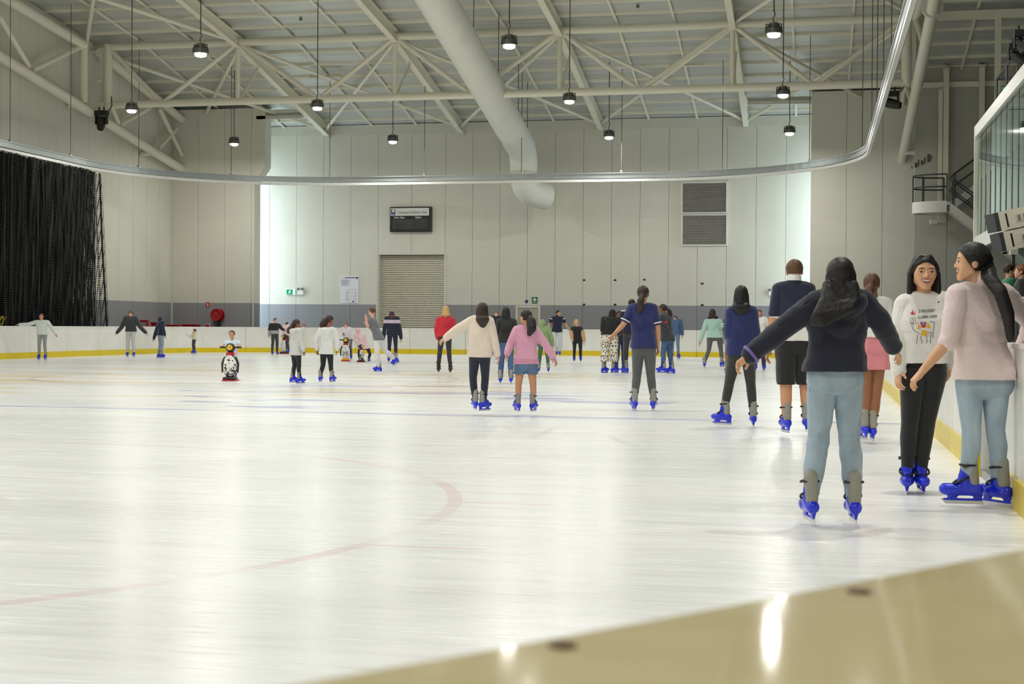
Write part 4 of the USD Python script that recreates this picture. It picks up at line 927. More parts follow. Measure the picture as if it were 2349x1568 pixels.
def denim(name, c):
    g = NG(); pos = g('geometry', 'position')
    n = g('noise_texture', 'fac', vector=g('mapping', 'vector', vector=pos, scale=(7., 7., 2.5)), scale=1., detail=5.)
    f = g('noise_texture', 'fac', vector=g('mapping', 'vector', vector=pos, scale=(300., 300., 900.)), scale=1., detail=2.)
    c = np.array(sc(c)); col = g('rgb_ramp', 'color', fac=n, ramp=[(.3, tuple(c*.72)), (.7, tuple(np.minimum(c*1.22, 1)))])
    b = g('bump', 'normal', height=f, strength=.2, distance=.002)
    return g.make('cloth_' + name, g('principled_bsdf', 'BSDF', base_color=col, roughness=.8, normal=b))
M_blue = mat('skate_blue', sc((22, 44, 216)), .26, .06, 30., coat=.3); M_liner = mat('skate_grey', sc((150, 148, 138)), .6, .10, 20.)
M_strap = mat('skate_strap', sc((28, 27, 28)), .5); M_blade = mat('blade_steel', sc((200, 202, 204)), .22, metal=1.)
M_hold = mat('blade_holder', sc((226, 228, 232)), .35)
M_eye = mat('eye_white', sc((232, 228, 222)), .2); M_iris = mat('iris', sc((34, 24, 20)), .15); M_lip = mat('lips', sc((198, 118, 106)), .4); M_teeth = mat('teeth', sc((238, 234, 224)), .25)

def hand(W_, d, n, up, k, S, curl=.5, side=1, splay=.16):
    """A palm with four fingers and a thumb. d: where the fingers point, n: out of the palm's back."""
    d = d/np.linalg.norm(d); n = n-d*(n@d); n /= np.linalg.norm(n); s = np.cross(d, n)*side
    P = lambda a, b, c: W_ + (d*a + s*b + n*c)*k
    ms = [hull([(P(.0, .012, 0), .020*k), (P(.0, -.012, 0), .020*k), (P(.085, .030, .004), .012*k), (P(.082, -.030, .002), .012*k), (P(.04, 0, -.006), .02*k)], S)]
    for b, ln, r in ((.030, .066, .0085), (.010, .076, .009), (-.011, .070, .0088), (-.031, .054, .008)):
        a0 = P(.078, b, .002); dd = d + s*splay*b/.03; dd /= np.linalg.norm(dd); c = 0
        for j, f in enumerate((.44, .32, .24)):
            c += curl*(.5 if j == 0 else .9); e = dd*math.cos(c) - n*math.sin(c); a1 = a0 + e*ln*f*k
            ms.append(hull([(a0, r*k*(1-.08*j)), (a1, r*k*(.92-.08*j))], S)); a0 = a1
    t0 = P(.018, .028, -.008); t1 = t0+(d*.55+s*.8-n*.25)/1.0*.034*k; t2 = t1+(d*.9+s*.25-n*.35)/1.0*.028*k
    ms += [hull([(t0, .014*k), (t1, .0105*k)], S), hull([(t1, .0105*k), (t2, .0085*k)], S)]
    return union(ms)
def skate(t, A, toe, k, near, mid, bottom, style='rental', pitch=0.):
    """One skate under the ankle A (ankle height above the blade's edge is .155 k)."""
    f = np.array([toe[0], toe[1], 0.0]); f /= np.linalg.norm(f); u = np.array([0, 0, 1.0])
    if pitch: f, u = f*math.cos(pitch)-u*math.sin(pitch), u*math.cos(pitch)+f*math.sin(pitch)
    s = np.cross(f, u); O = A - u*.155*k
    P = lambda y, z, x=0.: O + (f*y + u*z + s*x)*k
    S = S2 if near else S1
    shell_m, liner_m = (M_blue, M_liner) if style == 'rental' else (mat('hockey_boot', sc((54, 30, 28)), .5), mat('hockey_tendon', sc((40, 34, 34)), .5))
    shell = union([hull([(P(.135, .098), .040*k), (P(.06, .098, .018), .036*k), (P(.06, .098, -.018), .036*k)], S),
        hull([(P(.06, .10), .046*k), (P(-.07, .098), .043*k), (P(.0, .125), .045*k)], S),
        hull([(P(.02, .12), .044*k), (P(-.0, .20), .046*k)], S), hull([(P(.0, .19), .046*k), (P(-.005, .245), .042*k)], S),
        hull([(P(.105, .062), .017*k), (P(.105, .030), .009*k), (P(.06, .06), .014*k), (P(.085, .030), .008*k)], S),
        hull([(P(-.06, .062), .017*k), (P(-.065, .030), .009*k), (P(-.095, .06), .014*k), (P(-.085, .030), .008*k)], S),
        hull([(P(.14, .03), .008*k), (P(-.10, .03), .008*k)], S)])
    sh = t('skate', smooth(shell, .014 if near else .035, 3), shell_m, 60, label=None)
    ln = union([hull([(P(-.045, .15), .041*k), (P(-.03, .27), .045*k)], S), hull([(P(-.02, .24), .046*k), (P(-.012, .295), .044*k), (P(-.03, .29), .044*k)], S)])
    t('liner', smooth(ln, .016 if near else .04, 2), liner_m, 60, parent=sh)
    bl = [P(-.115, .008, -.002), P(.165, .014, -.002), P(.165, .014, .002), P(-.115, .008, .002), P(-.11, .032, -.002), P(.15, .032, -.002), P(.15, .032, .002), P(-.11, .032, .002)]
    bl[0] = P(-.115, 0, -.002); bl[3] = P(-.115, 0, .002)
    bl2 = hexa([P(-.115, .0, -.002), P(.13, .0, -.002), P(.13, .0, .002), P(-.115, .0, .002), P(-.11, .034, -.002), P(.165, .034, -.002), P(.165, .034, .002), P(-.11, .034, .002)])
    t('blade', bl2, M_blade, parent=sh)
    if mid:
        for y, z, ry, rx, tl in ((-.012, .262, .052, .052, .0), (.028, .165, .062, .054, .5)):
            pts = [P(y + ry*math.cos(a)*math.cos(tl), z + ry*math.cos(a)*math.sin(tl)*-1., rx*math.sin(a)) for a in np.linspace(0, 2*np.pi, 20 if near else 10, endpoint=False)]
            t('strap', sweep(pts, .008*k, 6, True), M_strap, True, parent=sh)
        for sx in (-1, 1):
            t('buckle', hull([(P(-.01, .262, sx*.056), .011*k), (P(.02, .255, sx*.055), .010*k)], S0), M_strap, 40, parent=sh)
def headbits(C, f, r, u, hh, S, smile=False):
    """Head solids: C centre at half height, f forward, r the head's right, u up, hh head height."""
    P = lambda x, y, z: C + (r*x + f*y + u*z)*hh
    E = lambda c, rad: m3.Manifold.hull_points(P(*c) + (S2[:, :1]*r*rad[0] + S2[:, 1:2]*f*rad[1] + S2[:, 2:]*u*rad[2])*hh)
    ms = [E((0, -.05, .10), (.335, .425, .40)),
        hull([(P(.17, .19, -.05), .15*hh), (P(-.17, .19, -.05), .15*hh), (P(.0, .295, -.40), .085*hh), (P(.06, .27, -.40), .08*hh), (P(-.06, .27, -.40), .08*hh), (P(.21, .02, -.24), .085*hh), (P(-.21, .02, -.24), .085*hh), (P(.14, .24, .12), .12*hh), (P(-.14, .24, .12), .12*hh)], S),
        hull([(P(0, .355, .05), .026*hh), (P(0, .415, -.095), .040*hh), (P(.055, .365, -.115), .034*hh), (P(-.055, .365, -.115), .034*hh)], S),
        hull([(P(.15, .27, -.12), .09*hh), (P(-.15, .27, -.12), .09*hh), (P(0, .30, -.30), .06*hh)], S) if smile else hull([(P(.07, .345, -.235), .035*hh), (P(-.07, .345, -.235), .035*hh), (P(0, .375, -.22), .03*hh), (P(0, .37, -.265), .03*hh)], S)]
    ears = [E((sx*.335, -.03, -.04), (.045, .085, .125)) for sx in (-1, 1)]
    return ms, ears, P, E
def hairmesh(style, P, E, u, f, r, C, hh, k, S, near, tail=None, N_=None):
    out = []
    cap = E((0, -.055, .13), (.385, .465, .425))
    # cut away the face: everything forward of a plane that leans back towards the crown
    nrm = f*(-1.0) + u*.62; nrm /= np.linalg.norm(nrm)
    if style != 'short': cap = cap.trim_by_plane(nrm, float(nrm @ P(0, .30, .26)))
    else:
        cap = cap.trim_by_plane(nrm, float(nrm @ P(0, .22, .22)))
    low = -.12 if style in ('short',) else -.26
    cap = cap.trim_by_plane(u, float(u @ P(0, 0, low)))
    ms = [cap]
    if style in ('long', 'long_front', 'curly'):
        bw = .31 if style == 'long' else .24
        top_ = [(P(.24, -.18, .05), .17*hh), (P(-.24, -.18, .05), .17*hh), (P(0, -.34, .12), .17*hh)]
        row = [(P(bw, -.20, -.52), .15*hh), (P(-bw, -.20, -.52), .15*hh), (P(0, -.30, -.5), .14*hh)]
        ms.append(hull(top_ + row, S))
        if style == 'curly': ms.append(E((0, -.15, -.12), (.47, .40, .46)))
        if tail is not None:
            prev = row[:2]
            for j in range(0, len(tail)-1, 2): cur = [tail[j], tail[j+1]]; ms.append(hull(prev+cur, S)); prev = cur
            if len(tail) % 2: ms.append(hull(prev+[tail[-1]], S))
        if style == 'long_front':
            for sx in (-1, 1):
                ms.append(hull([(P(sx*.12, .17, .45), .08*hh), (P(sx*.33, .14, .20), .06*hh), (P(sx*.40, .04, -.05), .06*hh), (P(sx*.34, -.14, .0), .11*hh), (P(sx*.2, -.05, .4), .1*hh)], S))
                ms.append(hull([(P(sx*.40, .05, .0), .06*hh), (P(sx*.42, .05, -.55), .07*hh), (P(sx*.32, -.14, -.55), .11*hh), (P(sx*.34, -.14, .0), .1*hh)], S))
                ms.append(hull([(P(sx*.42, .05, -.52), .07*hh), (P(sx*.34, -.12, -.5), .1*hh), (P(sx*.36, .26, -.84), .045*hh), (P(sx*.48, .16, -.86), .04*hh), (P(sx*.36, -.1, -.90), .06*hh)], S))
    if style == 'bun': ms.append(hull([(P(0, -.25, .52), .14*hh), (P(0, -.32, .5), .13*hh)], S))
    if style == 'lowbun': ms.append(hull([(P(0, -.52, -.08), .15*hh), (P(0, -.45, -.02), .14*hh)], S))
    if style == 'pony' and tail is not None:
        q0 = P(0, -.44, .10); ms.append(hull([(P(0, -.34, .12), .16*hh), (q0, .08*hh)], S))
        pr, prr = q0, .075*hh
        for q, rr in tail: ms.append(hull([(pr, prr), (q, rr)], S)); pr, prr = q, rr
    return union(ms)

def person(label, x, fy, top, phi, up=('tee', None), low=('legs', None), skin='tan', hair=('dark', 'short'), J={}, near=0, hy=None, hd=None, fem=1, foot=None, curl=.45, tail=None, skst='rental', lean=None, group=None, wide=1.0, nofeet=False, hp=0., D=None):
    h = 741+.0069*x
    zc = D or CH*FPX/(fy-h)
    s = FPX/zc
    base = PD(x, fy, zc)
    if not D: base[2] = 0.0
    z0 = base[2]
    H_ = (fy-top)/s                                   # from blade to crown
    sk = 0. if nofeet else .075*min(1, max(.7, H_/1.6))
    Hb = H_ - sk; k = max(.66, min(1.05, Hb/1.68))
    hh = hd if hd else Hb*(.133 if Hb > 1.45 else .133+.05*(1.45-Hb)/.6)
    S = S2 if near == 2 else S1
    f = R0*math.sin(math.radians(phi)) + F0*math.cos(math.radians(phi)); r = R0*math.cos(math.radians(phi)) - F0*math.sin(math.radians(phi)); u = U0
    flip = math.cos(math.radians(phi)) < 0
    def px(q):
        d = q[2] if len(q) > 2 else 0.
        return PD(q[0], q[1], zc+d)
    Z = lambda fr: z0 + sk + Hb*fr
    # default skeleton
    hw, pw = .108*Hb*wide*(1 if fem else 1.08), .052*Hb
    cx = base.copy()
    def J_(n):
        """Joint override by body side: n like 'el' means image left."""
        return px(J[n]) if n in J else None
    def side(b):                                       # body side +1 = right -> image letter
        return ('r' if b > 0 else 'l') if not flip else ('l' if b > 0 else 'r')
    chin = 1-hh/Hb
    zsh = Z(chin-.050)
    jt = {}
    for b in (-1, 1):
        c = side(b)
        q = J_('h'+c); jt['P', b] = q if q is not None else cx*[1, 1, 0] + r*b*pw + u*Z(.52)
        q = J_('s'+c); jt['S', b] = q if q is not None else cx*[1, 1, 0] + r*b*hw + u*zsh
    hc = px(J['head']) if 'head' in J else None
    pm, sm = (jt['P', -1]+jt['P', 1])/2, (jt['S', -1]+jt['S', 1])/2
    if not any(q in J for q in ('sl', 'sr')) and hc is not None:
        off = (hc-sm); off[2] = 0; off = off*.8
        for b in (-1, 1): jt['S', b] = jt['S', b]+off
        sm = sm+off
    N_ = sm + u*.022*Hb
    hyaw = phi if hy is None else hy
    hf = R0*math.sin(math.radians(hyaw)) + F0*math.cos(math.radians(hyaw)); hr = R0*math.cos(math.radians(hyaw)) - F0*math.sin(math.radians(hyaw)); hu = u
    if hp: hf, hu = hf*math.cos(hp)-u*math.sin(hp), u*math.cos(hp)+hf*math.sin(hp)
    if hc is None: hc = N_*[1, 1, 0] + f*.01*Hb + u*(Z(1)-hh*.5)
    for b in (-1, 1):
        c = side(b); P_, S_ = jt['P', b], jt['S', b]
        q = J_('a'+c); A_ = q if q is not None else P_*[1, 1, 0] + r*b*.02*Hb + u*(z0+.155*k) + f*.0
        jt['A', b] = A_
        q = J_('k'+c); jt['K', b] = q if q is not None else (P_*.5+A_*.5) + f*.028*Hb
        q = J_('e'+c); E_ = q if q is not None else S_ + (r*b*.25 - u*1. + f*.03)/1.03*.172*Hb
        jt['E', b] = E_
        q = J_('w'+c); dW = (r*b*.12 - u*1. + f*.22); W_ = q if q is not None else E_ + dW/np.linalg.norm(dW)*.148*Hb
        jt['W', b] = W_
    sm = (jt['S', -1]+jt['S', 1])/2; pm = (jt['P', -1]+jt['P', 1])/2
    wst = pm*.62+sm*.38 + u*.0; chest = pm*.28+sm*.72
    rr = (jt['S', 1]-jt['S', -1]); rr = rr/np.linalg.norm(rr)
    fb = np.cross(u, rr)                               # torso forward
    if fb @ f < 0: fb = -fb
    t = Thing('person', label, 'person', loc=(base[0], base[1], z0), group=group)
    th = (.052, .036, .033, .0235) if not fem else (.053, .034, .032, .0225)
    def torso(g):
        a = [hull([(jt['S', -1]*.86+jt['S', 1]*.14, .040*Hb+g), (jt['S', 1]*.86+jt['S', -1]*.14, .040*Hb+g), (chest+rr*.052*Hb*wide+fb*.018*Hb, .052*Hb+g), (chest-rr*.052*Hb*wide+fb*.018*Hb, .052*Hb+g), (chest-fb*.02*Hb, .05*Hb+g)], S)]
        wv = .040*Hb*wide; a.append(hull([(chest+rr*.050*Hb*wide+fb*.012*Hb, .050*Hb+g), (chest-rr*.050*Hb*wide+fb*.012*Hb, .050*Hb+g), (wst+rr*wv, .046*Hb+g), (wst-rr*wv, .046*Hb+g)], S))
        return a
    def pelvis(g): return [hull([(wst+rr*.036*Hb*wide, .047*Hb+g), (wst-rr*.036*Hb*wide, .047*Hb+g), (jt['P', 1]-f*.012*Hb, .056*Hb*wide**.5+g), (jt['P', -1]-f*.012*Hb, .056*Hb*wide**.5+g)], S)]
    def leg(b, g0, g1, f0=0., f1=2.):
        """Thigh and shank from fraction f0 to f1 (0 hip, 1 knee, 2 ankle) with clearance g0..g1."""
        o = []; P_, K_, A_ = jt['P', b], jt['K', b], jt['A', b]
        e = min(f1, 1.); o.append(hull([(P_, th[0]*Hb+g0), (P_+(K_-P_)*e, (th[0]+(th[1]-th[0])*e)*Hb+g0+(g1-g0)*e*.5)], S))
        if f1 > 1:
            e = f1-1; M_ = K_+(A_-K_)*.32-f*.010*Hb
            o.append(hull([(K_, th[1]*Hb+g0+(g1-g0)*.5), (M_, (th[2]+.002)*Hb+g0+(g1-g0)*.6)], S))
            o.append(hull([(M_, (th[2]+.002)*Hb+g0+(g1-g0)*.6), (K_+(A_-K_)*e, (th[2]+(th[3]-th[2])*e)*Hb+g1)], S))
        return o
    def arm(b, g, f1=2.):
        S_, E_, W_ = jt['S', b], jt['E', b], jt['W', b]; e = min(f1, 1.); o = [hull([(S_, .033*Hb+g), (S_+(E_-S_)*e, (.033-.010*e)*Hb+g)], S)]
        if f1 > 1:
            e = f1-1; o.append(hull([(E_, .0235*Hb+g), (E_+(W_-E_)*min(.35, e), .0235*Hb+g)], S))
            if e > .35: o.append(hull([(E_+(W_-E_)*.35, .0235*Hb+g), (E_+(W_-E_)*e, (.0235-.0085*(e-.35)/.65)*Hb+g)], S))
        return o
    edge = {0: .040, 1: .026, 2: .013}[near]; its = {0: 4, 1: 5, 2: 6}[near]
    hb, ears, P, E = headbits(hc, hf, hr, hu, hh, S, near == 2)
    neck = [hull([(N_-u*.01*Hb, .034*Hb), (hc-hu*.30*hh-hf*.06*hh, .031*Hb)], S), hull([(N_-u*.012*Hb, .034*Hb), (jt['S', 1]*.55+jt['S', -1]*.45, .03*Hb)], S), hull([(N_-u*.012*Hb, .034*Hb), (jt['S', -1]*.55+jt['S', 1]*.45, .03*Hb)], S)]
    bm = torso(-.004*Hb) + pelvis(-.004*Hb) + neck + hb
    for b in (-1, 1): bm += leg(b, -.001*Hb, 0) + arm(b, 0)
    body = smooth(union(bm), edge, its)
    bm2 = to_manifold(body)
    adds = list(ears)
    for b in (-1, 1):
        d = jt['W', b]-jt['E', b]; d = d/np.linalg.norm(d)
        n = r*b*.9 + f*.35 + rr*b*.2
        if abs(n @ d) > .9*np.linalg.norm(n): n = u
        adds.append(hand(jt['W', b]-d*.004, d, n, u, k*(1.0 if fem else 1.08)*min(1., .72+.28*Hb/1.6), S1 if near == 2 else S0, curl if not isinstance(curl, dict) else curl.get(side(b), .45), -b if True else b))
    if bm2 is not None: body = union([bm2]+adds)
    else: body = cat([body]+adds)
    t('body', body, SKIN[skin], 55)
    # ---- lower clothes
    kind, M = low[0], low[1]; seed = int(x) % 97
    def dress(name, parts, m, e=edge, amp=.0, lab=None, cutz=None, cuts=()):
        q = smooth(union(parts), e, its)
        if amp and near: q = fold(q, amp*k, {1: 5., 2: 7.}[near], seed)
        for o, n in cuts: q = cut(q, o, n)
        return q
    if kind in ('legs', 'jeans', 'wide', 'shorts', 'cropped'):
        g0, g1 = {'legs': (.006, .004), 'jeans': (.013, .016), 'wide': (.03, .07), 'shorts': (.022, .03), 'cropped': (.026, .034)}[kind]
        f1 = low[2] if len(low) > 2 else {'legs': 1.93, 'jeans': 1.95, 'wide': 1.8, 'shorts': .45, 'cropped': .92}[kind]
        parts = pelvis(g0*.7*k+.001)
        for b in (-1, 1): parts += leg(b, g0*k+.001, g1*k, 0, f1)
        q = dress('t', parts, M, amp=.0025 if kind == 'legs' else .010)
        if kind in ('shorts', 'cropped', 'wide'):
            zc_ = [(jt['P', b]+(jt['K', b]-jt['P', b])*f1) if f1 <= 1 else jt['K', b]+(jt['A', b]-jt['K', b])*(f1-1) for b in (-1, 1)]
            q = cut(q, (zc_[0]+zc_[1])/2, u)
        t({'legs': 'leggings', 'jeans': 'trousers', 'wide': 'trousers', 'shorts': 'shorts', 'cropped': 'shorts'}[kind], q, M, 60)
    elif kind == 'skirt':
        f1 = low[2] if len(low) > 2 else .5
        kn = [(jt['P', b]+(jt['K', b]-jt['P', b])*f1) for b in (-1, 1)]; km = (kn[0]+kn[1])/2
        parts = pelvis(.012) + [hull([(jt['P', b], .062*Hb) for b in (-1, 1)] + [(kn[0]*1.15-kn[1]*.15, .066*Hb), (kn[1]*1.15-kn[0]*.15, .066*Hb)], S)]
        q = cut(dress('s', parts, M, amp=.004), km, u); t('skirt', q, M, 60)
    # ---- upper clothes
    if up:
        kind, M = up[0], up[1]; opt = up[2] if len(up) > 2 else {}
        g = {'tee': .016, 'sweater': .028, 'hoodie': .030, 'shirt': .024, 'jacket': .036}[kind]*k*(.75 if Hb < 1.3 else 1)
        hem = opt.get('hem', .0)                       # metres below (+) or above (-) the hip joints
        parts = torso(g) + [hull([(wst+rr*.042*Hb*wide, .05*Hb+g), (wst-rr*.042*Hb*wide, .05*Hb+g), (pm+rr*.056*Hb*wide-u*hem, .053*Hb+g), (pm-rr*.056*Hb*wide-u*hem, .053*Hb+g)] + [(jt['P', b_]-f*.012*Hb+u*max(0, -hem)*.6, .060*Hb*wide**.5+g) for b_ in (-1, 1)] + [(jt['P', b_]-f*.010*Hb-u*max(hem, 0), .057*Hb*wide**.5+g) for b_ in (-1, 1)], S)]
        parts += [hull([(N_-u*.016*Hb, .034*Hb+g*.25), (jt['S', b]*.8+jt['S', -b]*.2, .034*Hb+g)], S) for b in (-1, 1)]
        sl = opt.get('sleeve', {'tee': .55, 'sweater': 1.93, 'hoodie': 1.93, 'shirt': 1.9, 'jacket': 1.93}[kind])
        if opt.get('hoodbag'): parts.append(hull([(N_-fb*.06*Hb+rr*.06*Hb-u*.02*Hb, .036*Hb), (N_-fb*.06*Hb-rr*.06*Hb-u*.02*Hb, .036*Hb), (N_-fb*.055*Hb-u*.075*Hb, .034*Hb)], S))
        if opt.get('collar'): parts.append(hull([(N_-u*.0*Hb, .040*Hb+g*.3), (N_+u*.052*Hb-fb*.012*Hb, .037*Hb+g*.25)], S))
        parts = [union(parts).trim_by_plane(u, float(u @ (pm-u*hem)))]     # the hem
        for b in (-1, 1):
            e = opt.get('sl'+side(b), sl)
            parts += arm(b, g*(1.1 if sl > 1 else .9), e)
        q = dress('u', parts, M, amp=opt.get('amp', .007))
        bandsrc = q
        if opt.get('split'):                           # two colours meeting at a height, given as a fraction of the height
            zz = Z(opt['split'][0]); qa = cut(q, np.array([0, 0, zz]), u); qb = cut(q, np.array([0, 0, zz]), -u)
            t({'tee': 'shirt'}.get(kind, kind), qa, M, 60); t('lower_body_panel', qb, opt['split'][1], 60, label=opt['split'][2])
        elif opt.get('half'):                          # two colours side by side
            qa = cut(q, sm+rr*opt['half'][0], rr); qb = cut(q, sm+rr*opt['half'][0], -rr)
            t({'tee': 'shirt'}.get(kind, kind), qa, M, 60); t('side_panel', qb, opt['half'][1], 60, label=opt['half'][2])
        else: t({'tee': 'shirt'}.get(kind, kind), q, M, 60)
        for nm, za, zb_, m_, lab in opt.get('bands', ()):
            w_ = cut(cut(puff(q, .004), np.array([0, 0, Z(za)]), u), np.array([0, 0, Z(zb_)]), -u)
            if len(w_.faces): t(nm, w_, m_, 60, label=lab)
        for nm, b, e0, e1, m_, lab, *ex in opt.get('cuffs', ()):
            for bb in ((-1, 1) if b == 0 else (b,)):
                S_, E_, W_ = jt['S', bb], jt['E', bb], jt['W', bb]
                pa = S_+(E_-S_)*e0 if e0 < 1 else E_+(W_-E_)*(e0-1); pb = S_+(E_-S_)*e1 if e1 <= 1 else E_+(W_-E_)*(e1-1)
                rad = ((.030 if e0 < 1 else .020)*Hb+g*1.1+.003)*(ex[0] if ex else 1)
                t(nm, tube(pa, pb, rad, 16), m_, 40, label=lab)
    # ---- hair, hood, cap
    if hair[1] == 'hood':
        q = smooth(union([E((0, -.09, .08), (.44, .50, .50)).trim_by_plane(*(lambda n: (n, float(n @ P(0, .26, 0))))((-hf+hu*.12)/np.linalg.norm(-hf+hu*.12))), hull([(P(0, -.18, -.35), .30*hh), (P(0, -.1, -.55), .3*hh)], S)]), edge, 3)
        t('hood', q, hair[0], 60)
    else:
        tl = [(px(q[:3] if len(q) > 3 else (q[0], q[1])), (q[-1])) for q in tail] if tail else None
        hm = hairmesh(hair[1], P, E, hu, hf, hr, hc, hh, k, S, near, tl, N_)
        q = smooth(hm, edge*.85, {0: 2, 1: 3, 2: 9}[near])
        if near == 2: q = fold(q, .004, 22., seed)
        t('hair', q, HAIR[hair[0]], 60)
        if hair[1] == 'pony' and tl: t('hair_tie', hull([(P(0, -.43, .10), .088*hh), (P(0, -.47, .10), .085*hh)], S), M_strap, 40)
    if hair[2:] and hair[2] == 'cap':
        t('cap', union([E((0, -.05, .20), (.40, .48, .40)).trim_by_plane(hu, float(hu @ P(0, 0, .14))), hull([(P(.2, .35, .17), .03*hh), (P(-.2, .35, .17), .03*hh), (P(0, .6, .14), .03*hh)], S)]), hair[3], 60)
    # ---- face
    facing = hf @ F0 < .55
    if facing and near == 2:
        tri = trimesh.ray.ray_triangle.RayMeshIntersector(trimesh.Trimesh(*arr(body), process=False))
        def onface(rows, d):
            """A strip of the face: rows of (x, z) in head units laid onto the skin and lifted by d."""
            n, m_ = len(rows), len(rows[0]); pts = np.array(rows).reshape(-1, 2)
            o = hc + hr*pts[:, :1]*hh + hu*pts[:, 1:]*hh + hf*hh*.9
            loc, ir, _ = tri.intersects_location(o, np.tile(-hf, (len(o), 1)), multiple_hits=True)
            best = np.full(len(o), -1e9); np.maximum.at(best, ir, (loc - hc) @ hf)
            best = np.where(best < -1e8, .3*hh, best)
            q = hc + hr*pts[:, :1]*hh + hu*pts[:, 1:]*hh + hf*(best[:, None] + d)
            idx = np.arange(n*m_).reshape(n, m_)
            f_ = np.vstack([np.c_[idx[:-1, :-1].ravel(), idx[1:, :-1].ravel(), idx[1:, 1:].ravel()], np.c_[idx[:-1, :-1].ravel(), idx[1:, 1:].ravel(), idx[:-1, 1:].ravel()]])
            return trimesh.Trimesh(q, f_, process=False)
        def band(x0, x1, lo, hi, d, n=15, m_=4):
            return onface([[(x, lo(x) + (hi(x)-lo(x))*j/(m_-1)) for j in range(m_)] for x in np.linspace(x0, x1, n)], d)
        up_ = lambda x: -.205+.035*(x/.16)**2; lo_ = lambda x: -.292+.122*(x/.16)**2
        mo = t('mouth', band(-.16, .16, lo_, up_, .0012), mat('mouth_dark', sc((110, 44, 42)), .5), True)
        t('teeth', band(-.135, .135, lambda x: up_(x)*.38+lo_(x)*.62+.0, lambda x: up_(x)-.008, .0020), M_teeth, True, parent=mo)
        t('lips', cat([band(-.17, .17, lambda x: up_(x)-.006, lambda x: up_(x)+.024*(1-(x/.175)**2), .0028), band(-.15, .15, lambda x: lo_(x)-.036*(1-(x/.155)**2), lambda x: lo_(x)+.006, .0028)]), M_lip, True, parent=mo)
        for sx in (-1, 1):
            ex_ = lambda x: (x-sx*.15)/.075
            e = t('eye', band(sx*.15-.07, sx*.15+.07, lambda x: .012-.020*(1-ex_(x)**2), lambda x: .012+.026*(1-ex_(x)**2)+.004*ex_(x)*sx, .0012, 11), M_eye, True)
            t('iris', onface([[(sx*.15+.027*q_*math.cos(a), .016+.025*q_*math.sin(a)) for a in np.linspace(0, 2*np.pi, 13)] for q_ in (.02, .5, 1.)], .0022), M_iris, True, parent=e)
            t('eyelid', band(sx*.15-.078, sx*.15+.078, lambda x: .012+.024*(1-ex_(x)**2)+.004*ex_(x)*sx, lambda x: .012+.036*(1-(ex_(x)*.95)**2)+.006*ex_(x)*sx, .0026, 11), HAIR['black'], True, parent=e)
            t('eyebrow', band(sx*.145-.085, sx*.145+.085, lambda x: .098+.012*(1-ex_(x)**2)-.006*ex_(x)*sx, lambda x: .108+.026*(1-(ex_(x)*.9)**2)-.010*ex_(x)*sx, .0016, 11), HAIR['black'], True)
        t('nostrils', cat([onface([[(sx*.032+.014*q_*math.cos(a), -.142+.008*q_*math.sin(a)) for a in np.linspace(0, 2*np.pi, 9)] for q_ in (.02, 1.)], .0012) for sx in (-1, 1)]), mat('nostril', sc((120, 70, 56)), .6), True)
    elif facing:
        for sx in (-1, 1):
            e = t('eye', E((sx*.145, .325, .015), (.060, .035, .032)), M_eye, True)
            t('iris', E((sx*.145, .353, .015), (.026, .014, .026)), M_iris, True, parent=e)
            t('eyebrow', hull([(P(sx*.075, .372, .108), .011*hh), (P(sx*.15, .366, .128), .012*hh), (P(sx*.22, .318, .098), .008*hh)], S0), HAIR['black' if hair[0] in ('black', 'dark') or not isinstance(hair[0], str) else hair[0]], 50)
        t('lips', union([hull([(P(-.115, .335, -.225), .014*hh), (P(0, .398, -.212), .020*hh), (P(.115, .335, -.225), .014*hh)], S1), hull([(P(-.105, .338, -.245), .013*hh), (P(0, .388, -.285), .022*hh), (P(.105, .338, -.245), .013*hh)], S1)]), M_lip, True)
    # ---- skates
    if not nofeet:
        for b in (-1, 1):
            c = side(b); ft = (foot or {}).get(c, phi)
            ft, pt = ft if isinstance(ft, tuple) else (ft, 0.)
            tv = R0*math.sin(math.radians(ft)) + F0*math.cos(math.radians(ft))
            skate(t, jt['A', b], tv, k, near == 2, near >= 1 or s > 60, z0, skst, pt)
    t.info = dict(P=P, E=E, Z=Z, jt=jt, sm=sm, pm=pm, f=fb, r=rr, Hb=Hb, top=locals().get('bandsrc'), px=px, zc=zc, s=s)
    return t

# clothes colours
c_ = cloth
NAVY = c_('navy', (28, 32, 58)); NAVY2 = c_('royal_navy', (34, 42, 98)); BLK = c_('black', (27, 27, 29)); CHAR = c_('charcoal', (60, 61, 64)); GREYM = c_('grey_marl', (206, 206, 204)); GREY = c_('grey', (112, 116, 124))
WHT = c_('white', (238, 237, 232)); PINK = c_('pink', (226, 164, 190)); PALEP = c_('pale_pink', (240, 208, 212)); SKIRT = c_('skirt_pink', (226, 140, 150)); CRM = c_('cream', (232, 216, 200)); MINT = c_('mint', (172, 206, 194))
RED = c_('red', (190, 36, 52)); GRN = c_('green', (140, 164, 118)); DGRN = c_('dark_green', (70, 104, 88)); HOOD = c_('hoodie_navy', (26, 29, 47)); BEIGE = c_('soft_white', (238, 236, 230)); LGREY = c_('light_grey', (196, 200, 204)); FUR = c_('tan_fur', (206, 164, 120), .3, 40.)
PSTR = striped('pink_pinstripe', (240, 222, 218), (224, 198, 198), 90., (.98, -.05, .18)); LEO = leopard()
JN = denim('dark_jeans', (40, 52, 76)); LJ = denim('light_jeans', (164, 182, 196)); BJ = denim('blue_jeans', (72, 100, 140)); DSH = denim('denim_shorts', (96, 122, 152)); GSH = denim('grey_denim', (150, 162, 178))

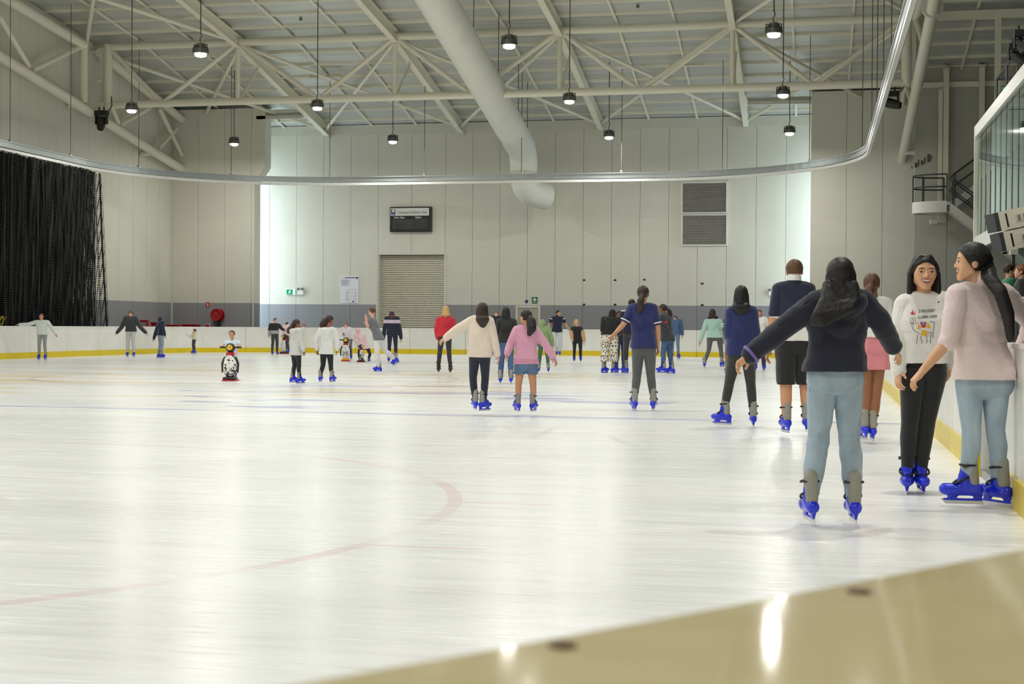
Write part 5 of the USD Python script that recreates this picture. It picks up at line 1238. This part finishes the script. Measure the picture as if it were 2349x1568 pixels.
# ---------------------------------------------------------------- penguin skating aids
M_pw = mat('aid_white', sc((232, 233, 230)), .35, .03, 20.); M_pb = mat('aid_black', sc((40, 40, 40)), .4); M_py = mat('aid_yellow', sc((240, 205, 20)), .35); M_pr = mat('aid_red', sc((190, 30, 40)), .4); M_po = mat('aid_orange', sc((236, 170, 30)), .4)
def speck():
    g = NG(); pos = g('geometry', 'position')
    n = g('noise_texture', 'fac', vector=pos, scale=17., detail=3., roughness=.65); z = g('separate_xyz', 'z', vector=pos)
    th = g.math('multiply_add', z, .22, .46)
    m = g.math('greater_than', n, th)
    return g.make('aid_worn_white', g('principled_bsdf', 'BSDF', base_color=g.mix(m, sc((232, 233, 228)), sc((44, 44, 42))), roughness=.4))
M_ps = speck()
def penguin(label, px, py, face, Ht, belly=None, number=None, feet=None, D=None):
    p = PZ(px, py, 0.); k = Ht/.8
    a = math.radians(face); f = R0*math.sin(a)+F0*math.cos(a); r = R0*math.cos(a)-F0*math.sin(a); u = U0
    t = Thing('penguin_skating_aid', label, 'skating aid', loc=p)
    Q = lambda x, y, z: p + (r*x + f*y + u*z)*k
    Ee = lambda c, rd: m3.Manifold.hull_points(Q(*c) + (S2[:, :1]*r*rd[0] + S2[:, 1:2]*f*rd[1] + S2[:, 2:]*u*rd[2])*k)
    t('base_plate', hull([(Q(x, y, .012), .012*k) for x, y in ((.13, .17), (-.13, .17), (.10, .24), (-.10, .24), (.14, -.17), (-.14, -.17))], S1), M_pr, 40)
    t('feet', hull([(Q(x, y, .05), .035*k) for x, y in ((.10, .11), (-.10, .11), (.10, -.10), (-.10, -.10))], S1), feet or M_pb, 40)
    bodyE = union([Ee((0, 0, .30), (.150, .135, .26)), hull([(Q(0, 0, .45), .11*k), (Q(0, 0, .56), .06*k)], S1)])
    bm = smooth(bodyE, .025, 3)
    n = f
    t('belly', cut(bm, Q(0, -.005, 0), n), belly or M_pw, 60); t('back', cut(bm, Q(0, -.005, 0), -n), M_pb, 60)
    for s in (-1, 1): t('wing', smooth(hull([(Q(s*.115, -.0, .48), .03*k), (Q(s*.165, .0, .36), .028*k), (Q(s*.165, .01, .18), .016*k)], S1), .03, 1), M_pb, 60)
    t('scarf', lathe([(.075*k, -.03*k), (.09*k, -.02*k), (.085*k, .025*k), (.06*k, .03*k)], Q(0, 0, .565), 18), M_pr, 40)
    hd = t('head', Ee((0, -.01, .685), (.098, .10, .105)), M_pb, True)
    t('face_disc', Ee((0, .062, .695), (.064, .045, .058)), M_py, True, parent=hd)
    t('beak', hull([(Q(.03, .09, .69), .014*k), (Q(-.03, .09, .69), .014*k), (Q(0, .15, .682), .012*k)], S1), M_po, 40, parent=hd)
    for s in (-1, 1): t('eye', Ee((s*.028, .103, .722), (.011, .008, .014)), M_black, True, parent=hd)
    t('handle', tube(Q(-.22, -.02, .70), Q(.22, -.02, .70), .016*k, 10), M_black, 40)
    for s in (-1, 1): t('handle_grip', tube(Q(s*.13, -.02, .70), Q(s*.225, -.02, .70), .022*k, 10), M_pb, 40)
    for i in range(3): t('button', Ee((0, .128-.012*i*0-.012*(2-i), .47-.05*i), (.010, .012, .010)), M_pb, True)
    if number: t('number', text_on(number, .12*k, Q(0, .145, .26), -r, u, .01, False), M_black)
    return t
penguin('largest penguin skating aid with heavily speckled worn belly', 528, 873, 183, .80, M_ps)
penguin('penguin skating aid pushed by the girl with a bun at the far boards', 652, 811, 225, .82)
penguin('penguin skating aid numbered 25 with orange feet', 793, 828, 180, .80, None, '25', M_po)
penguin('low penguin skating aid held by the crouching child in pink', 828, 830, 120, .58, M_ps)

# ---------------------------------------------------------------- the skaters, far to near
person('person in pale mint top and grey leggings, arms held out, before the black net', 97, 825, 716, 180, ('sweater', c_('pale_mint', (216, 226, 220)), {'hem': .02}), ('legs', c_('mid_grey', (150, 152, 150))), 'tan', ('brown', 'short'),
       dict(head=(95, 726), sl=(82, 739), sr=(109, 739), el=(62, 744), wl=(44, 744), er=(119, 752), wr=(127, 765)))
person('person in dark grey jacket and pale trousers, arms out, before the hockey goal', 300, 818, 711, 180, ('jacket', CHAR, {'hem': .0}), ('jeans', c_('pale_grey', (206, 208, 204))), 'fair', ('dark', 'short'),
       dict(head=(300, 721), el=(279, 750), wl=(268, 763), er=(322, 750), wr=(335, 763)))
person('child in navy hooded jacket skating along the left boards', 368, 820, 722, 55, ('hoodie', c_('deep_navy', (26, 40, 68)), {'hem': .03}), ('jeans', c_('blue_grey', (150, 160, 176))), 'tan', (c_('deep_navy', (26, 40, 68)), 'hood'),
       dict(head=(369, 733), el=(357, 763), wl=(353, 776)))
person('small child in pale top and dark trousers skating close to the left board seam', 445, 810, 752, 230, ('sweater', c_('faded_yellow', (226, 216, 186)), {}), ('legs', CHAR), 'fair', ('dark', 'short'),
       dict(head=(446, 759), el=(438, 774), wl=(431, 769), er=(446, 775), wr=(437, 771)))
person('little girl in pale blue and pink tee holding the largest penguin aid', 532, 869, 754, 182, ('tee', c_('baby_blue', (204, 220, 234)), {'hem': .05, 'bands': [('pink_panel', .40, .62, c_('tee_pink', (228, 190, 214)), 'pink lower part')]}), ('legs', c_('lilac', (226, 200, 222))), 'tan', ('brown', 'short'),
       dict(head=(532, 767), sl=(520, 784), sr=(547, 784), el=(511, 792, -.12), wl=(512, 795, -.30), er=(550, 792, -.12), wr=(548, 795, -.30)))
person('boy in grey hoodie with black chest reaching towards the girl with a bun', 630, 813, 726, 150, ('hoodie', c_('boy_grey', (160, 164, 168)), {'hem': .0, 'bands': [('chest_panel', .62, .82, BLK, 'black chest panel')]}), ('jeans', CHAR), 'asian', ('black', 'short'),
       dict(head=(632, 735), sl=(621, 745), sr=(640, 746), er=(646, 753), wr=(652, 758), el=(618, 757), wl=(617, 769)))
person('small girl with a bun in pale pink jacket behind the far penguin aid', 658, 809.5, 734, 215, ('jacket', PALEP, {}), ('legs', CHAR), 'asian', ('black', 'bun'),
       dict(head=(657, 745), el=(650, 762), wl=(650, 768)))
person('girl in light grey hoodie and black leggings turned right, dark curly ponytail', 681, 880, 733, 72, ('hoodie', GREYM, {'hem': .03, 'hoodbag': 1}), ('legs', BLK), 'brown', ('dark', 'pony'),
       dict(head=(681, 743), sl=(671, 758, .05), sr=(688, 758, -.08), hl=(675, 811, .05), hr=(684, 811, -.05), kl=(676, 838), kr=(686, 838), al=(673, 864), ar=(688, 866), er=(692, 786, -.1), wr=(696, 805, -.14), el=(693, 768, .2), wl=(697, 752, .25)), near=1, tail=[(670, 750, .055), (664, 757, .06), (661, 762, .03)], foot={'l': 78, 'r': 66})
person('girl in white hoodie and black leggings seen from behind, dark curly ponytail', 750, 880, 724, 18, ('hoodie', c_('off_white', (226, 228, 226)), {'hem': .02, 'hoodbag': 1}), ('legs', BLK), 'brown', ('dark', 'pony'),
       dict(head=(757, 734), sl=(737, 756), sr=(766, 757), hl=(742, 810), hr=(757, 810), kl=(741, 838), kr=(759, 838), al=(735, 862), ar=(762, 862), el=(724, 782), wl=(727, 803), er=(774, 784), wr=(773, 803)), near=1, hy=50, tail=[(746, 736, .07), (741, 744, .075), (738, 750, .04)], foot={'l': 10, 'r': 30})
person('girl with long fair hair in pale lilac top leaning over penguin aid 25', 800, 824, 737, 190, ('sweater', c_('pale_lilac', (226, 220, 228)), {}), ('legs', GREY), 'fair', ('auburn', 'long'),
       dict(head=(794, 747), el=(786, 775), wl=(787, 779, -.2), er=(808, 776), wr=(801, 780, -.2)), tail=[(788, 766, .05), (800, 766, .05)])
person('crouching child in pink jacket, pink hat and black trousers over the low penguin aid', 838, 828, 748, 20, ('jacket', PALEP, {'hem': .04}), ('jeans', BLK), 'fair', (c_('hat_pink', (244, 186, 208)), 'hood'),
       dict(head=(822, 758), sl=(815, 768), sr=(836, 768), hl=(826, 797), hr=(843, 797), kl=(823, 812, -.1), kr=(849, 812, -.1), al=(831, 823), ar=(846, 823), el=(814, 780), wl=(820, 789, -.05)))
person('girl in grey tee and white trousers pushing off on one leg', 868, 851, 705, -65, ('tee', GREY, {'hem': .02}), ('jeans', c_('trouser_white', (226, 226, 228))), 'fair', ('brown', 'short'),
       dict(head=(853, 715), sl=(851, 735, -.1), sr=(859, 734, .1), hl=(866, 778, -.05), hr=(872, 778, .05), kl=(865, 813, -.1), kr=(885, 806, .2), al=(868, 840), ar=(905, 822, .3), el=(843, 748, -.2), wl=(840, 732, -.3), er=(848, 752, .2), wr=(842, 744, .3)), foot={'l': -72, 'r': (-60, .5)})
person('girl in navy tracksuit and cap with a pale band across the back', 900, 831, 710, 0, ('sweater', NAVY, {'hem': .04, 'bands': [('back_band', .73, .80, c_('band_mauve', (206, 190, 206)), 'pale mauve band')]}), ('legs', NAVY), 'tan', ('brown', 'long', 'cap', c_('cap_purple', (52, 46, 92))),
       dict(head=(899, 722), el=(881, 760), wl=(879, 778), er=(918, 760), wr=(920, 776)), tail=[(888, 738, .05), (899, 742, .05)])
person('blond person in red and black jacket and thin black trousers', 1020, 857, 700, 8, ('jacket', RED, {'hem': .0, 'half': (-.01, c_('red_side', (200, 40, 56)), 'red side')}), ('legs', c_('soft_black', (52, 48, 48))), 'fair', ('blond', 'long'),
       dict(head=(1023, 712), sl=(1007, 734), sr=(1037, 734), el=(1002, 757), wl=(1005, 776), er=(1043, 754), wr=(1034, 760, -.1), kl=(1009, 806), kr=(1030, 806), al=(1006, 840), ar=(1033, 841)), skst='hockey', near=1, tail=[(1016, 722, .04), (1030, 722, .04)])
person('person in dark jacket with red trim before the door, facing the viewer', 1138, 815, 711, 180, ('jacket', c_('jacket_dark', (30, 28, 44)), {'bands': [('red_trim', .60, .63, RED, 'red trim')]}), ('legs', c_('stone', (152, 148, 140))), 'fair', ('auburn', 'short'), dict(head=(1138, 721)))
person('tall person in black top and blue jeans left of the girl in the pink sweater', 1160, 880, 702, 5, ('sweater', BLK, {'hem': .02}), ('jeans', BJ), 'tan', ('black', 'long'),
       dict(head=(1161, 715), sl=(1146, 738), sr=(1178, 738), el=(1143, 768), wl=(1146, 796), er=(1182, 766)), near=1, tail=[(1156, 745, .05), (1168, 745, .05)])
person('child in green hooded suit with the hood up', 1247, 858, 730, 2, ('hoodie', GRN, {'hem': .0}), ('legs', DGRN), 'tan', (GRN, 'hood'),
       dict(head=(1244, 742), al=(1236, 843), ar=(1258, 843), kl=(1238, 818), kr=(1256, 818), el=(1232, 775), er=(1265, 775)), near=1)
person('man in navy polo shirt and light grey trousers leaning back on the far boards', 1277, 820, 709, 180, ('tee', c_('polo_navy', (24, 28, 52)), {'hem': .0, 'collar': 1, 'cuffs': [('shoulder_stripe', 0, .02, .14, WHT, 'white shoulder stripe')]}), ('jeans', c_('sweat_grey', (204, 206, 206))), 'tan', ('black', 'short'),
       dict(head=(1281, 718.5), sl=(1266, 730), sr=(1292, 730), el=(1259, 744), wl=(1257, 757, .1), er=(1298, 744), wr=(1306, 756, .1), hl=(1271, 762), hr=(1284, 762), kl=(1272, 785, -.2), kr=(1286, 787, -.15), al=(1277, 806, -.1), ar=(1284, 806, -.15)), hy=140, fem=0)
person('blond girl in black outfit with tan fur jacket slipping off her shoulders', 1324, 832, 729, 180, ('tee', BLK, {'hem': .02, 'sleeve': .3, 'cuffs': [('fur_sleeve', 0, .30, 1.0, FUR, 'tan fur sleeve', 1.3), ('fur_sleeve', 0, 1.0, 1.8, FUR, 'tan fur sleeve', 1.45)]}), ('legs', BLK), 'fair', ('blond', 'long_front'),
       dict(head=(1322, 739), sl=(1313, 752), sr=(1333, 752), el=(1311, 771), wl=(1317, 785), er=(1338, 770), wr=(1340, 785), hl=(1318, 782), hr=(1331, 782), al=(1317, 821), ar=(1332, 821)), near=1)
person('small girl in denim jacket and blue jeans at the far boards', 1549, 822, 718, 195, ('jacket', BJ, {}), ('legs', c_('faded_jean', (110, 134, 164))), 'tan', ('dark', 'long'), dict(head=(1549, 731)), foot={'l': 200, 'r': 160}, tail=[(1543, 748, .05), (1555, 748, .05)])
person('person with dark hair and blue jeans between the black hoodie and the navy man', 1422, 854, 711, 160, ('sweater', c_('ink', (34, 36, 46)), {}), ('jeans', c_('jean_navy', (50, 64, 100))), 'brown', ('dark', 'short'), dict(head=(1420, 722)), near=1)
person('woman in black hoodie and leopard print trousers seen from behind', 1398, 859, 706, 12, ('hoodie', BLK, {'hem': -.09, 'hoodbag': 1}), ('wide', LEO, 1.62), 'brown', ('black', 'long'),
       dict(head=(1405, 718), sl=(1385, 732), sr=(1417, 733), hl=(1388, 775), hr=(1408, 775), kl=(1388, 808), kr=(1408, 808), al=(1386, 842), ar=(1409, 842), el=(1382, 756), wl=(1390, 766, .2), er=(1424, 758), wr=(1416, 768, .2)), near=1, foot={'l': 50, 'r': 60}, tail=[(1398, 738, .04), (1412, 738, .04)])
person('man in navy jacket and dark grey trousers in the middle of the group', 1446, 856, 687, -5, ('jacket', NAVY, {'hem': -.02, 'collar': 1, 'bands': [('neck_stripe', .835, .85, WHT, 'white collar stripe')]}), ('legs', CHAR), 'brown', ('black', 'short'),
       dict(head=(1449, 697), sl=(1430, 720), sr=(1463, 720), el=(1424, 748), wl=(1430, 766, .1)), near=1, fem=0, foot={'l': -40, 'r': 20})
person('girl in dark jacket with red sleeve stripes and blue jeans turned left', 1530, 861, 697, -62, ('jacket', c_('jacket_char', (52, 54, 62)), {'hem': .02, 'cuffs': [('sleeve_stripe', 0, .55, .75, RED, 'red sleeve stripe')]}), ('legs', BJ), 'brown', ('dark', 'pony'),
       dict(head=(1520, 708), sl=(1519, 727, -.12), sr=(1535, 726, .12), hl=(1526, 780, -.05), hr=(1535, 780, .05), kl=(1521, 812, -.06), kr=(1536, 812, .06), al=(1520, 841, -.05), ar=(1539, 843, .05), el=(1526, 748, -.15), wl=(1511, 742, -.25), er=(1524, 750, .15), wr=(1512, 744, .25)), near=1, tail=[(1536, 714, .05), (1540, 722, .035)], foot={'l': -70, 'r': -75})
person('woman in mint sweater and dark grey leggings leaning as she glides', 1636, 843, 704, 8, ('sweater', MINT, {'hem': .0}), ('legs', c_('legging_grey', (92, 92, 96))), 'tan', ('dark', 'curly'),
       dict(head=(1634, 717), sl=(1621, 738), sr=(1651, 737), el=(1613, 760), wl=(1606, 782), er=(1660, 758), wr=(1660, 778), hl=(1629, 775), hr=(1650, 773), kl=(1626, 803), kr=(1654, 805), al=(1616, 831), ar=(1656, 829)), near=1, tail=[(1627, 728, .06), (1643, 728, .06)], foot={'l': 10, 'r': 35})
person('person in navy top with white sleeve print and grey denim shorts', 1678, 862, 702, 0, ('tee', NAVY, {'hem': .02, 'sleeve': .9, 'cuffs': [('sleeve_print', -1, .30, .42, WHT, 'white print'), ('sleeve_print', -1, .52, .62, WHT, 'white print')]}), ('shorts', GSH), 'brown', ('auburn', 'short'),
       dict(head=(1681, 713), sl=(1665, 735), el=(1661, 760), wl=(1664, 784)), near=1)
person('person in white tee with brown hair behind the rugby shirt man, facing the viewer', 1742, 850, 707, 178, ('tee', WHT, {}), ('jeans', c_('navy_jean', (44, 52, 84))), 'tan', ('brown', 'long'), dict(head=(1741, 719)), near=1, tail=[(1734, 736, .04), (1748, 736, .04)])
person('girl in cream sweater and navy leggings with long brown hair, left arm out', 1101, 953, 694, 8, ('sweater', CRM, {'hem': .02}), ('legs', c_('legging_navy', (30, 36, 52))), 'fair', ('dark', 'long'),
       dict(head=(1107, 711), sl=(1085, 735), sr=(1122, 737), hl=(1089, 815), hr=(1112, 816), kl=(1085, 866), kr=(1113, 866), al=(1090, 917), ar=(1110, 919), el=(1052, 752), wl=(1022, 775), er=(1133, 776), wr=(1141, 815)), near=1, foot={'l': -12, 'r': 42}, tail=[(1100, 732, -.1, .05), (1114, 732, -.1, .05), (1107, 752, -.08, .025)])
person('girl in pink sweater and denim shorts with black ponytail seen from behind', 1205, 952, 711, -12, ('sweater', PINK, {'hem': -.02, 'bands': [('hem_rib', .475, .51, c_('pink_rib', (214, 146, 172)), 'ribbed hem')]}), ('shorts', DSH, .42), 'tan', ('black', 'pony'),
       dict(head=(1206, 727), sl=(1186, 757), sr=(1226, 758), hl=(1194, 838), hr=(1219, 838), kl=(1189, 885), kr=(1223, 885), al=(1187, 922), ar=(1223, 922), el=(1170, 790), wl=(1163, 812, -.1), er=(1252, 790), wr=(1270, 822)), near=1, hy=-40, tail=[(1218, 736, -.1, .065), (1220, 752, -.14, .065), (1214, 766, -.14, .03)], foot={'l': -22, 'r': 25})
person('woman in navy tee with white cuffs and grey leggings, dark ponytail', 1476, 942, 656, 5, ('tee', NAVY2, {'hem': -.03, 'sleeve': .72, 'cuffs': [('cuff', 0, .70, .76, WHT, 'white cuff')], 'bands': [('collar', .865, .90, WHT, 'white collar')]}), ('legs', c_('legging_mid', (88, 90, 90)), 1.85), 'tan', ('dark', 'pony'),
       dict(head=(1475, 674), sl=(1449, 707), sr=(1499, 707), hl=(1464, 803), hr=(1490, 803), kl=(1461, 862), kr=(1493, 862), al=(1455, 916), ar=(1499, 916), el=(1430, 744), wl=(1411, 764), er=(1509, 752), wr=(1510, 792)), near=1, tail=[(1470, 690, -.13, .055), (1468, 706, -.13, .045), (1466, 718, -.10, .025)], foot={'l': -8, 'r': 14})
person('person in royal navy top and thin black leggings with dark hair', 1700, 980, 657, 5, ('sweater', NAVY2, {'hem': .0}), ('legs', c_('legging_black', (50, 52, 50)), 1.9), 'fair', ('black', 'long'),
       dict(head=(1700, 676), sl=(1678, 716), sr=(1724, 716), hl=(1686, 815), hr=(1716, 815), kl=(1673, 878), kr=(1722, 880), al=(1660, 945), ar=(1728, 950), el=(1672, 765), wl=(1688, 800, .2), er=(1732, 764), wr=(1726, 800, .2)), near=1, tail=[(1690, 705, -.08, .06), (1710, 705, -.08, .06), (1700, 722, -.08, .03)], foot={'l': -55, 'r': 5})
person('man in navy and white rugby shirt and black shorts', 1822, 1000, 596, 4, ('tee', NAVY, {'hem': -.06, 'sleeve': .80, 'collar': 1, 'split': (.665, WHT, 'white lower part'), 'bands': [('collar', .878, .93, WHT, 'white collar')]}), ('cropped', BLK, .88), 'tan', ('brown', 'short'),
       dict(head=(1822, 622), sl=(1786, 663), sr=(1856, 663), hl=(1803, 795), hr=(1843, 795), kl=(1803, 893), kr=(1848, 893), al=(1803, 957), ar=(1850, 955), el=(1772, 735), wl=(1762, 800, .05), er=(1874, 735)), near=1, fem=0, foot={'l': -8, 'r': 12})
person('girl in white tee and pink skirt with light brown ponytail beside the right boards', 2002, 1017, 630, 6, ('tee', WHT, {'hem': -.12, 'sleeve': .72}), ('skirt', SKIRT, .42), 'brown', ('brown', 'pony'),
       dict(head=(1999, 652), sl=(1975, 697), sr=(2034, 697), hl=(1989, 800), hr=(2018, 800), kl=(1986, 912), kr=(2008, 912), al=(1981, 972), ar=(2001, 976), el=(1962, 752), wl=(1965, 800, -.05), er=(2044, 752), wr=(2041, 800, .05)), near=1, tail=[(1994, 664, -.14, .05), (1992, 690, -.15, .055), (1990, 716, -.12, .025)], foot={'l': -6, 'r': 6})
P33 = person('woman in navy hoodie and light blue jeans with long black hair, nearest the viewer', 1908, 1207, 586, 5, ('hoodie', HOOD, {'hem': -.045, 'hoodbag': 1, 'amp': .010, 'cuffs': [('cuff', -1, 1.86, 1.94, c_('cuff_violet', (126, 104, 176)), 'violet cuff')]}), ('jeans', LJ, 1.90), 'asian', ('black', 'long'),
       dict(head=(1927, 634), sl=(1872, 697), sr=(1980, 694), hl=(1886, 868), hr=(1944, 868), kl=(1878, 1005, .12), kr=(1948, 1002, .12), al=(1858, 1140), ar=(1958, 1142), el=(1784, 762), wl=(1716, 818), er=(2022, 742), wr=(2050, 796, .1)), near=2, fem=1, hd=.215, foot={'l': -4, 'r': 3}, curl={'l': .75, 'r': .4},
       tail=[(1900, 655, -.07, .036), (1956, 655, -.07, .036), (1893, 690, -.13, .036), (1963, 690, -.12, .034), (1874, 722, -.165, .03), (1954, 706, -.165, .03), (1863, 740, -.15, .018), (1890, 742, -.18, .02)])
P35 = person('smiling woman in white sweater with animal print and black leggings, facing the viewer', 2094, 1130, 586, 186, ('sweater', BEIGE, {'hem': -.08, 'amp': .010}), ('legs', BLK, 1.93), 'asian', ('black', 'long_front'),
       dict(head=(2119, 626, -.02), sl=(2078, 698), sr=(2166, 694), hl=(2094, 858), hr=(2142, 858), kl=(2087, 968, -.06), kr=(2127, 962, -.06), al=(2081, 1082), ar=(2112, 1082), el=(2062, 778), wl=(2061, 852, -.06), er=(2183, 775, .1), wr=(2178, 838, .12)), near=2, hd=.248, hy=183, foot={'l': 196, 'r': 184}, curl=.5, wide=1.05,
       tail=[(2148, 690, .12, .04), (2104, 690, .12, .04)])
P36 = person('woman in pink striped shirt with long black ponytail, one hand on the boards', 2250, 1162, 558, -22, ('shirt', PSTR, {'hem': -.03, 'amp': .012, 'collar': 1, 'sll': 1.05}), ('legs', LJ, 1.93), 'asian', ('black', 'pony'),
       dict(head=(2229, 602), sl=(2197, 678, -.06), sr=(2300, 676, .10), hl=(2224, 880), hr=(2284, 880), kl=(2228, 985), kr=(2283, 985), al=(2216, 1102), ar=(2290, 1106), el=(2178, 778, -.10), wl=(2115, 852, -.12), er=(2372, 742, .35), wr=(2346, 794, .55)), near=2, hd=.25, hy=-82, wide=1.2, foot={'l': -80, 'r': -30}, curl=.6,
       tail=[(2264, 622, .0, .06), (2272, 640, -.12, .045), (2295, 670, -.2, .045), (2312, 720, -.22, .042), (2318, 775, -.2, .025)])
for lb, x, top, phi, upp, hr_, sk_ in (('spectator with reddish brown bun in black cardigan behind the right boards', 2341, 607, -75, ('sweater', BLK, {}), ('auburn', 'lowbun'), 'fair'),
                               ('spectator in green top laughing behind the right boards', 2312, 606, 95, ('sweater', c_('bottle_green', (34, 120, 74)), {}), ('dark', 'short'), 'fair')):
    person(lb, x, 845, top, phi, upp, ('legs', CHAR), sk_, hr_, {}, near=1, D=21.3 if x > 2330 else 22.1, nofeet=True)

# the print on the white sweater, laid onto the chest
I = P35.info
def lay(name, polys, m, lab=None, d=.003):
    """Flat print: pieces given in pixels, projected onto the sweater along the view."""
    from shapely.geometry import Polygon
    tm = I['top']; ms = []
    ri = trimesh.ray.ray_triangle.RayMeshIntersector(tm)
    for po in polys:
        v, f = trimesh.creation.triangulate_polygon(Polygon(po), engine='earcut')
        v3, f3 = trimesh.remesh.subdivide_to_size(np.c_[v, np.zeros(len(v))], f, 4.0)
        d_ = np.array([ray(a, b) for a, b in v3[:, :2]]); d_ /= np.linalg.norm(d_, axis=1)[:, None]
        loc, ir, _ = ri.intersects_location(np.tile(EYE, (len(d_), 1)), d_, multiple_hits=True)
        dist = np.full(len(d_), np.inf); dd = np.linalg.norm(loc-EYE, axis=1)
        np.minimum.at(dist, ir, dd)
        if not np.isfinite(dist).all(): dist = np.where(np.isfinite(dist), dist, np.median(dist[np.isfinite(dist)]) if np.isfinite(dist).any() else np.nan)
        if np.isnan(dist).any(): continue
        ms.append(trimesh.Trimesh(EYE+d_*(dist-d)[:, None], f3, process=False))
    if ms: P35(name, cat(ms), m, True, label=lab)
def D6(x, y): return (2030+x/6.273, 570+y/6.273)
def circ(x, y, rx, ry, n=14): return [D6(x+rx*math.cos(a), y+ry*math.sin(a)) for a in np.linspace(0, 2*np.pi, n, endpoint=False)]
def barp(x0, y0, x1, y1, w): 
    dx, dy = x1-x0, y1-y0; l = math.hypot(dx, dy); nx, ny = -dy/l*w/2, dx/l*w/2
    return [D6(x0+nx, y0+ny), D6(x1+nx, y1+ny), D6(x1-nx, y1-ny), D6(x0-nx, y0-ny)]
PK = mat('print_black', sc((70, 68, 70)), .7); PY_ = mat('print_yellow', sc((236, 190, 20)), .6); PR = mat('print_red', sc((200, 50, 56)), .6); PB = mat('print_blue', sc((130, 140, 190)), .6)
def letters(txt, x, y, w, h, rot=0.):
    t = meshkit.text_mesh(txt, 1.0, .01, True); v = np.array(t.vertices)
    sx = w/np.ptp(v[:, 0]); out = []
    for comp in t.split(only_watertight=False):
        q = np.array(comp.vertices); fl = q[:, 2] < .005
        # the flat underside's triangles
        for tri in comp.faces[np.all(fl[comp.faces], axis=1)]:
            out.append([D6(x+q[i, 0]*sx, y+h*.5-q[i, 1]*h+rot*q[i, 0]*sx) for i in tri])
    return out
def lay_tris(name, tris, m, d=.0035):
    tm = I['top']; ri = trimesh.ray.ray_triangle.RayMeshIntersector(tm)
    pts = np.array(tris).reshape(-1, 2); d_ = np.array([ray(a, b) for a, b in pts]); d_ /= np.linalg.norm(d_, axis=1)[:, None]
    loc, ir, _ = ri.intersects_location(np.tile(EYE, (len(d_), 1)), d_, multiple_hits=True)
    dist = np.full(len(d_), np.inf); np.minimum.at(dist, ir, np.linalg.norm(loc-EYE, axis=1))
    dist = np.where(np.isfinite(dist), dist, np.median(dist[np.isfinite(dist)]))
    P35(name, trimesh.Trimesh(EYE+d_*(dist-d)[:, None], np.arange(len(d_)).reshape(-1, 3), process=False), m, False)
lay_tris('lettering', letters('I HOLIDAY', 485, 898, 235, 40, -.05) + letters('LLAMA LAND', 475, 985, 270, 36, -.05), PK)
lay('print_animal_outline', [barp(*a) for a in ((400, 985, 410, 1080, 7), (385, 1090, 400, 1150, 6), (400, 1150, 440, 1195, 6), (440, 1195, 490, 1215, 6), (375, 985, 365, 1060, 5), (435, 985, 440, 1060, 5), (440, 1065, 480, 1075, 5), (645, 1050, 710, 1060, 6), (710, 1060, 705, 1150, 6), (700, 1150, 690, 1290, 6), (470, 1240, 465, 1310, 7), (520, 1250, 515, 1310, 7), (600, 1240, 600, 1300, 7), (660, 1240, 660, 1300, 7), (465, 1310, 450, 1365, 8), (530, 1310, 535, 1365, 8), (605, 1300, 600, 1360, 8), (655, 1300, 655, 1360, 8))] + [barp(600+10*i, 1190+6*(i % 3), 612+10*i, 1196+6*(i % 3), 4) for i in range(9)] + [barp(590+11*i, 1215+7*(i % 2), 602+11*i, 1222+7*(i % 2), 4) for i in range(9)] + [barp(598+11*i, 1250+7*(i % 2), 608+11*i, 1256, 4) for i in range(8)] + [barp(470+12*i, 1225+6*(i % 2), 480+12*i, 1235, 4) for i in range(5)], PK)
lay('print_hat', [[D6(400, 875), D6(425, 950), D6(375, 945)], barp(365, 910, 385, 950, 7), barp(440, 900, 425, 950, 7), barp(365, 1068, 420, 1082, 12)], PR)
lay('print_saddle', [[D6(505, 1055), D6(600, 1055), D6(580, 1135), D6(530, 1135)]], PR)
lay('print_saddle_cloth', [[D6(520, 1058), D6(585, 1058), D6(570, 1098), D6(535, 1098)]], PB, d=.0045)
lay('print_pompom', [[D6(485, 1075), D6(520, 1150), D6(465, 1160)], [D6(625, 1065), D6(660, 1145), D6(590, 1140)], circ(565, 1215, 40, 44)], PY_)
